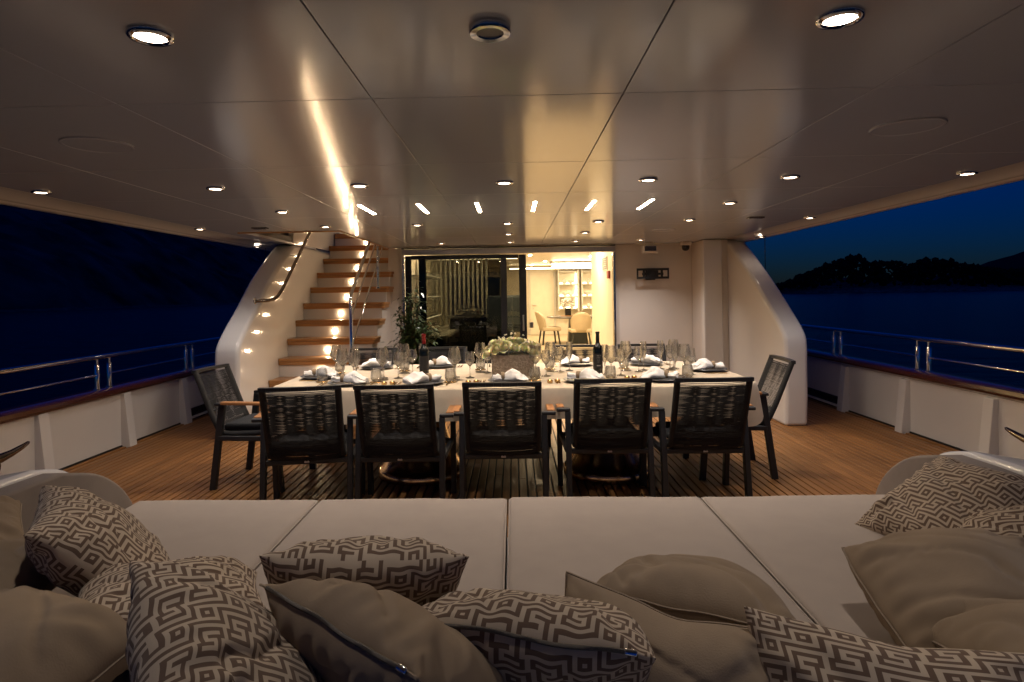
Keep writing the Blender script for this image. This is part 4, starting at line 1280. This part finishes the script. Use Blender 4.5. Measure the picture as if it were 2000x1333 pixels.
def leaf_at(b, c, d, up, L, W):
    d = Vector(d).normalized(); s_ = d.cross(Vector(up)).normalized(); n_ = s_.cross(d)
    c = Vector(c)
    b.add([c, c + d * L * .4 + s_ * W / 2 + n_ * L * .05, c + d * L - n_ * L * .12, c + d * L * .4 - s_ * W / 2 + n_ * L * .05, c + d * L * .45 - n_ * L * .02], [(0, 1, 4), (1, 2, 4), (2, 3, 4), (3, 0, 4)])
def plant(name, label, loc, stems, H, spread, nleaf, L, W, lm, pot_h, pot_r, seed, z0=.35):
    rg = random.Random(seed)
    t = thing(name, label, 'plant', loc)
    MB().lathe([(pot_r * .75, 0), (pot_r * .95, pot_h * .7), (pot_r, pot_h), (pot_r * .92, pot_h), (pot_r * .88, pot_h * .9), (0, pot_h * .88)], 28, (0, 0, .015), True).build('pot', M['planter'], t)
    fol = MB()
    for s_ in range(stems):
        a = 6.28 * rg.random(); r = spread * (.15 + .85 * rg.random())
        h = H * (.55 + .45 * rg.random()) * (1.0 - .35 * r / spread)
        pts = []
        for k in range(7):
            f_ = k / 6
            pts.append((math.cos(a) * r * f_ ** 1.4 + .02 * noise.noise(Vector((f_ * 4, s_, 0))), math.sin(a) * r * f_ ** 1.4 + .02 * noise.noise(Vector((f_ * 4, s_, 9))), pot_h * .9 + (h - pot_h * .9) * f_ - .10 * (r / max(spread, .01)) * f_ ** 3))
        MB().tube(pts, [.010 * (1 - .8 * k / 6) for k in range(7)], 6).build('branch', M['stem'], t)
        for q in range(nleaf):
            f_ = z0 + (1 - z0) * rg.random()
            i = min(5, int(f_ * 6)); g_ = f_ * 6 - i
            c = Vector(pts[i]).lerp(Vector(pts[i + 1]), g_)
            c += Vector((rg.gauss(0, .05), rg.gauss(0, .05), rg.gauss(0, .035))) * (spread / .3)
            aa = 6.28 * rg.random()
            leaf_at(fol, c, (math.cos(aa), math.sin(aa), -.75 + .9 * rg.random()), (0, 0, 1), L * (.7 + .6 * rg.random()), W * (.7 + .6 * rg.random()))
    o = fol.build('foliage', lm, t, smooth=80); o['kind'] = 'stuff'
plant('ficus_plant', 'leafy potted ficus standing between the stairs and the smoked glass door', (-1.24, 7.45, 0), 26, 1.68, .30, 80, .078, .034, M['leaf'], .40, .20, 4)
plant('olive_shrub', 'small potted olive shrub behind the right end of the table', (2.03, 7.15, 0), 12, .80, .24, 40, .05, .013, M['leaf2'], .38, .17, 8)

# ================================================================== SUNPAD AND SOFA
t = thing('sofa_plinth', 'white moulded sofa base carrying the sunpad cushions', 'sofa base')
MB().box((-.04, 1.85, .15), (3.56, 1.94, .29)).build('plinth', M['gloss_white'], t, bevel=(.03, 3))
MB().box((-.04, .84, .33), (4.3, .20, .64)).build('back_coaming', M['gloss_white'], t, bevel=(.05, 4))
def cushion(x0, x1, y0, y1, z0, z1, r, seed):
    """soft slab: dense top grid, rounded rim, slight crown"""
    b = MB(); nx, ny = 26, 44
    def S2(u, w, rad):      # u in [-1,1], half width w -> rounded inset
        return u
    hw, hd = (x1 - x0) / 2, (y1 - y0) / 2
    us = [-1, -.995, -.985, -.965, -.93] + [-.88 + 1.76 * k / 18 for k in range(19)] + [.93, .965, .985, .995, 1]
    vsr = us
    vs = []
    def edge(u, h):
        d = (1 - abs(u)) * h
        return 0 if d >= r else (1 - math.sqrt(max(0, 1 - ((r - d) / r) ** 2)))
    for v in vsr:
        for u in us:
            x, y = u * hw, v * hd
            dz = r * max(edge(u, hw), edge(v, hd))
            crown = .008 * (1 - u ** 4) * (1 - v ** 4) + .007 * noise.noise(Vector((x * 2.0 + seed * 5, y * 2.0, seed))) + .0025 * noise.noise(Vector((x * 7 + seed * 5, y * 7, seed)))
            vs.append((x, y, z1 - dz + crown))
    N = len(us)
    fs = [(j * N + i, j * N + i + 1, (j + 1) * N + i + 1, (j + 1) * N + i) for j in range(N - 1) for i in range(N - 1)]
    o0 = len(vs)
    border = [i for i in range(N)] + [j * N + N - 1 for j in range(1, N)] + [(N - 1) * N + i for i in range(N - 2, -1, -1)] + [j * N for j in range(N - 2, 0, -1)]
    for q in border: vs.append((vs[q][0], vs[q][1], z0))
    B = len(border)
    for k in range(B): fs.append((border[k], o0 + k, o0 + (k + 1) % B, border[(k + 1) % B]))
    b.add(vs, fs)
    me = b.mesh('cushion', M['pad_cloth'], 70)
    return me
for i, (xa, xb, w) in enumerate(((-1.80, -.938, 'leftmost of four, beside the left sofa arm'), (-.924, -.047, 'second from the left of four'), (-.033, .848, 'third from the left of four'), (.862, 1.72, 'rightmost of four, beside the right sofa arm'))):
    o = obj('sunpad_cushion', cushion(xa, xb, .98, 2.885, .30, .45, .022, i), None, ((xa + xb) / 2, (.98 + 2.885) / 2, 0))
    tag(o, f'flat greige sunpad cushion, {w}', 'cushion', 'sunpad cushions')
    hw_, hd_ = (xb - xa) / 2, (2.885 - .98) / 2
    for zz in (.437, .312):
        pp = [(x, y, zz) for x, y in rr(hw_, hd_, .012, 3)]
        MB().tube(pp, .0036, 6, closed=True).build('piping', M['pad_cloth'], o, smooth=70)
for side in (-1, 1):
    word = 'left' if side < 0 else 'right'
    xi = -1.835 if side < 0 else 1.765
    ye = 2.95 if side < 0 else 3.10
    t = thing('sofa_bolster', f'rounded taupe sofa arm with white glossy coaming at the {word} end of the sunpad', 'sofa arm', (0, 0, 0), group='sofa arms')
    out = [(.9, .28), (.9, .655)] + [(1.6, .675), (ye - .62, .685)] + smooth_curve([(ye - .42, .68), (ye - .22, .62), (ye - .09, .53), (ye - .02, .43), (ye, .33)], 4) + [(ye, .28)]
    # leaning upholstered panel: inner face is slanted outward towards the top
    b = MB()
    N = len(out)
    def sl(z): return side * (.0 + .16 * max(0, z - .30))
    vs = [(xi + sl(z), y, z) for y, z in out] + [(xi + sl(z) + side * .10, y, z) for y, z in out]
    fs = [tuple(range(N)), tuple(range(N, 2 * N))[::-1]] + [(i, (i + 1) % N, N + (i + 1) % N, N + i) for i in range(N)]
    b.add(vs, fs)
    b.build('upholstered_panel', M['arm_cloth'], t, smooth=50, bevel=(.014, 3))
    out2 = [(.9, .02), (.9, .69)] + [(1.6, .705), (ye - .62, .705)] + smooth_curve([(ye - .42, .70), (ye - .26, .655), (ye - .15, .56), (ye - .10, .45), (ye - .09, .30)], 4) + [(ye - .09, .02)]
    N = len(out2)
    b = MB()
    vs = [(xi + side * (.105 + .16 * max(0, z - .30)), y, z) for y, z in out2] + [(xi + side * (.56 - .12 * (y - .9) / 2), y - .10, z - (.035 if z > .4 else 0)) for y, z in out2]
    fs = [tuple(range(N)), tuple(range(N, 2 * N))[::-1]] + [(i, (i + 1) % N, N + (i + 1) % N, N + i) for i in range(N)]
    b.add(vs, fs)
    b.build('coaming', M['gloss_white'], t, smooth=50, bevel=(.03, 4))

# ------------------------------------------------------------------ pillows
LIGHT, DARK = (.53, .43, .315), (.155, .102, .070)
def _maze_tile():
    """S-shaped keys on a slanted lattice with concentric outlines"""
    key = [(x, 2) for x in range(-1, 3)] + [(-1, 1), (-1, 0), (0, 0), (1, 0), (1, -1)] + [(x, -2) for x in range(-2, 2)]
    pts = [(x + 8 * a - 6 * c, y + 4 * a + 12 * c) for a in range(-14, 15) for c in range(-14, 15) for x, y in key]
    pts = [q for q in pts if -9 < q[0] < 39 and -9 < q[1] < 69]
    return [[min(max(abs(px - i), abs(py - j)) for px, py in pts) % 2 for i in range(30)] for j in range(60)]
MAZE = _maze_tile()
def maze(i, j): return MAZE[j % 60][i % 30]
def pillow_mesh(w, h, th, seed, pat=False, puff=.48, chop=0.0, bend=0.0, pinch=.085, wr=1.0):
    n_ = 64 if pat else 48
    rg = random.Random(seed)
    ph = [rg.random() * 6.28 for _ in range(6)]
    def pos(i, j, side):
        tu, tv = -1 + 2 * i / n_, -1 + 2 * j / n_
        u, v = .45 * tu + .55 * math.sin(tu * PI / 2), .45 * tv + .55 * math.sin(tv * PI / 2)      # even spacing along the bulging cover
        x = w / 2 * u * (1 - pinch * (1 - v * v) * abs(u) ** 1.5)
        y = h / 2 * v * (1 - pinch * (1 - u * u) * abs(v) ** 1.5)
        e = max(0, (1 - u * u)) * max(0, (1 - v * v))
        t_ = th / 2 * (max(0, 1 - abs(u) ** 2.5) * max(0, 1 - abs(v) ** 2.5)) ** (puff * 1.12)
        rad = math.hypot(u, v)
        # creases: pulled towards corners and along the seams
        ed = 1 - max(abs(u), abs(v))
        cr = 0
        if e > 0:
            ang = math.atan2(v, u)
            ew = math.exp(-((ed - .12) / .12) ** 2)
            cr += .0045 * wr * ew * math.sin(27 * (u if abs(v) > abs(u) else v) + ph[0] + side * 2)
            for q, (a0, s0) in enumerate(((PI / 4, 1), (3 * PI / 4, 1), (-PI / 4, 1), (-3 * PI / 4, 1))):
                da = math.atan2(math.sin(ang - a0), math.cos(ang - a0))
                cr += .010 * wr * math.cos(da * 16 + ph[q]) * math.exp(-(da / .35) ** 2) * math.exp(-((rad - .95) / .3) ** 2)
            cr += .020 * wr * noise.noise(Vector((u * 1.6 + seed * 3.1, v * 1.6, side * 2.0))) * e ** .5
            f1 = noise.noise(Vector((u * 1.3 + v * 2.2 + seed, (v - u) * .6, seed * 1.7 + side * 5)))
            cr -= .020 * wr * max(0, 1 - abs(f1) * 9) * e ** .4      # sharp valley folds
            if chop: cr -= chop * math.exp(-(u / .16) ** 2) * max(0, v) ** 1.2 * e ** .3
        z = side * max(t_ + (cr if t_ > 0 else 0), 0.0)
        if chop: y -= chop * 1.0 * math.exp(-(u / .28) ** 2) * max(0, v) ** 3
        z += bend * (u * u - .3) + bend * .6 * noise.noise(Vector((u * .9, v * .9, seed)))
        z += .010 * noise.noise(Vector((u * 2.1, v * 2.1, seed + 7)))
        return (x, y, z)
    vs = []; fs = []; uvs = []; cols = []
    idx = {}
    for side in (1, -1):
        for j in range(n_ + 1):
            for i in range(n_ + 1):
                border = i in (0, n_) or j in (0, n_)
                key = (i, j, 0 if border else side)
                if key not in idx:
                    idx[key] = len(vs); vs.append(pos(i, j, side))
    for side in (1, -1):
        for j in range(n_):
            for i in range(n_):
                q = []
                for (a, c) in ((i, j), (i + 1, j), (i + 1, j + 1), (i, j + 1)):
                    border = a in (0, n_) or c in (0, n_)
                    q.append((idx[(a, c, 0 if border else side)], a, c))
                if side < 0: q = q[::-1]
                fs.append(tuple(k[0] for k in q))
                uvs += [(k[1] / n_, k[2] / n_) for k in q]
                if pat:
                    cc = DARK if maze(i + seed * 7 + (0 if side > 0 else 5), j + seed * 5) else LIGHT
                    cols += [cc] * 4
    me = bpy.data.meshes.new('pillow')
    me.from_pydata(vs, [], fs)
    ul = me.uv_layers.new(name='UVMap')
    ul.data.foreach_set('uv', [c for q in uvs for c in q])
    if pat:
        ca = me.color_attributes.new('print', 'FLOAT_COLOR', 'CORNER')
        ca.data.foreach_set('color', [c for q in cols for c in (*q, 1.0)])
    me.materials.append(M['print'] if pat else M['taupe'])
    me.polygons.foreach_set('use_smooth', [True] * len(me.polygons))
    me.update()
    bord = [vs[idx[(i, 0, 0)]] for i in range(n_ + 1)]
    rim = bord[:-1] + [vs[idx[(n_, j, 0)]] for j in range(n_)] + [vs[idx[(n_ - i, n_, 0)]] for i in range(n_)] + [vs[idx[(0, n_ - j, 0)]] for j in range(n_)]
    return me, bord, rim
def pillow(label, c, yaw, tilt, spin, w=.52, h=.52, th=.21, seed=1, pat=False, zipper=False, **kw):
    kw.setdefault('wr', .75 if pat else .95)
    me, bord, rim = pillow_mesh(w, h, th, seed, pat, **kw)
    mw = Matrix.Rotation(R(yaw), 4, 'Z') @ Matrix.Rotation(R(tilt), 4, 'X') @ Matrix.Rotation(R(spin), 4, 'Z')
    o = obj('throw_pillow', me, None, c)
    o.rotation_euler = mw.to_euler()
    tag(o, label, 'pillow', 'maze-print pillows' if pat else 'plain taupe pillows')
    if True:
        md = o.modifiers.new('soft', 'SUBSURF'); md.levels = 1; md.render_levels = 1
    if not pat: MB().tube(rim, .0030, 5, closed=True).build('seam_piping', M['seam_cloth'], o, smooth=70)
    if zipper:
        n_ = len(bord)
        pts = [Vector(q) + Vector((0, -.002, 0)) for q in bord[int(n_ * .10):int(n_ * .86)]]
        MB().tube(pts, .0042, 6).build('zipper', M['zip'], o, smooth=60)
        e = Vector(bord[int(n_ * .86)])
        zp = MB().box((e.x, e.y - .006, e.z), (.022, .006, .010)).build('zipper_pull', M['chrome'], o, bevel=(.002, 1))
    return o
PILLOWS = [
    # label, centre, yaw, tilt, spin, options
    ('maze-print pillow leaning on the left sofa arm', (-1.250, 1.831, 0.639), -57.0, -45.4, 90.6, dict(seed=2, w=0.478, h=0.478, pat=True)),
    ('plain taupe pillow at the left picture edge behind the maze-print one', (-1.925, 2.001, 0.600), 48.6, 9.9, -5.0, dict(seed=3, w=0.480, h=0.480)),
    ('plain taupe pillow lying low at the left edge, above the biggest plain one', (-1.58, 1.70, .565), 10.0, 8.0, 0.0, dict(seed=4, w=.46, h=.46, th=.24)),
    ('big plain taupe pillow filling the lower left corner', (-1.17, 1.30, .565), -22.0, 14.0, 0.0, dict(seed=5, w=.52, h=.50, th=.29)),
    ('maze-print pillow lying flat behind the upright lower-left one', (-0.923, 1.612, 0.583), -31.9, -9.6, 59.8, dict(seed=6, w=0.480, h=0.480, pat=True)),
    ('maze-print pillow propped upright at lower left, corner pointing up', (-0.503, 1.099, 0.694), -67.8, -46.4, 107.8, dict(seed=7, w=0.460, h=0.460, pat=True)),
    ('plain taupe pillow with a zip along its upper edge, left of centre', (-0.222, 1.214, 0.661), -40.3, -42.0, 0.0, dict(seed=8, w=0.480, h=0.480, zipper=True)),
    ('maze-print pillow standing upright behind the zipped taupe one', (-0.364, 1.483, 0.665), 4.9, 131.9, -5.3, dict(seed=9, w=0.455, h=0.455, pat=True)),
    ('maze-print pillow with a zip facing up, bottom centre', (0.057, 1.336, 0.628), -16.3, -34.0, 0.0, dict(seed=10, w=0.500, h=0.500, pat=True, zipper=True)),
    ('plain taupe pillow with a pointed corner, right of centre', (0.290, 1.245, 0.537), -15.0, 60.0, -8.0, dict(seed=11, w=0.500, h=0.440, th=.30, chop=.015)),
    ('plain taupe pillow lying behind the pointed one', (0.469, 1.645, 0.579), -27.7, -19.6, 9.2, dict(seed=12, w=0.480, h=0.480)),
    ('maze-print pillow along the bottom edge at lower right', (0.699, 1.104, 0.539), -10.0, 60.0, -4.0, dict(seed=13, w=0.560, h=0.460, th=.28, chop=.01, pat=True)),
    ('plain taupe pillow with soft folds at the right, above the lower-right maze-print one', (1.20, 1.60, .57), -4.0, 20.0, 4.0, dict(seed=14, w=.50, h=.46, th=.29, pinch=-.07)),
    ('plain taupe pillow half buried at the right picture edge', (1.180, 1.349, 0.600), 6.2, -12.5, -7.9, dict(seed=15, w=0.460, h=0.460)),
    ('large maze-print pillow leaning on the right sofa arm', (1.60, 2.31, .585), -81.7, 31.6, 3.2, dict(seed=16, w=.480, h=.480, th=.17, pat=True)),
    ('maze-print pillow tucked in at the right edge beside the large one', (1.693, 2.053, 0.575), 40.7, -17.5, -83.2, dict(seed=17, w=0.460, h=0.460, pat=True)),
]
for (lb, c, ya, ti, sp, kw) in PILLOWS:
    pillow(lb, c, ya, ti, sp, **kw)
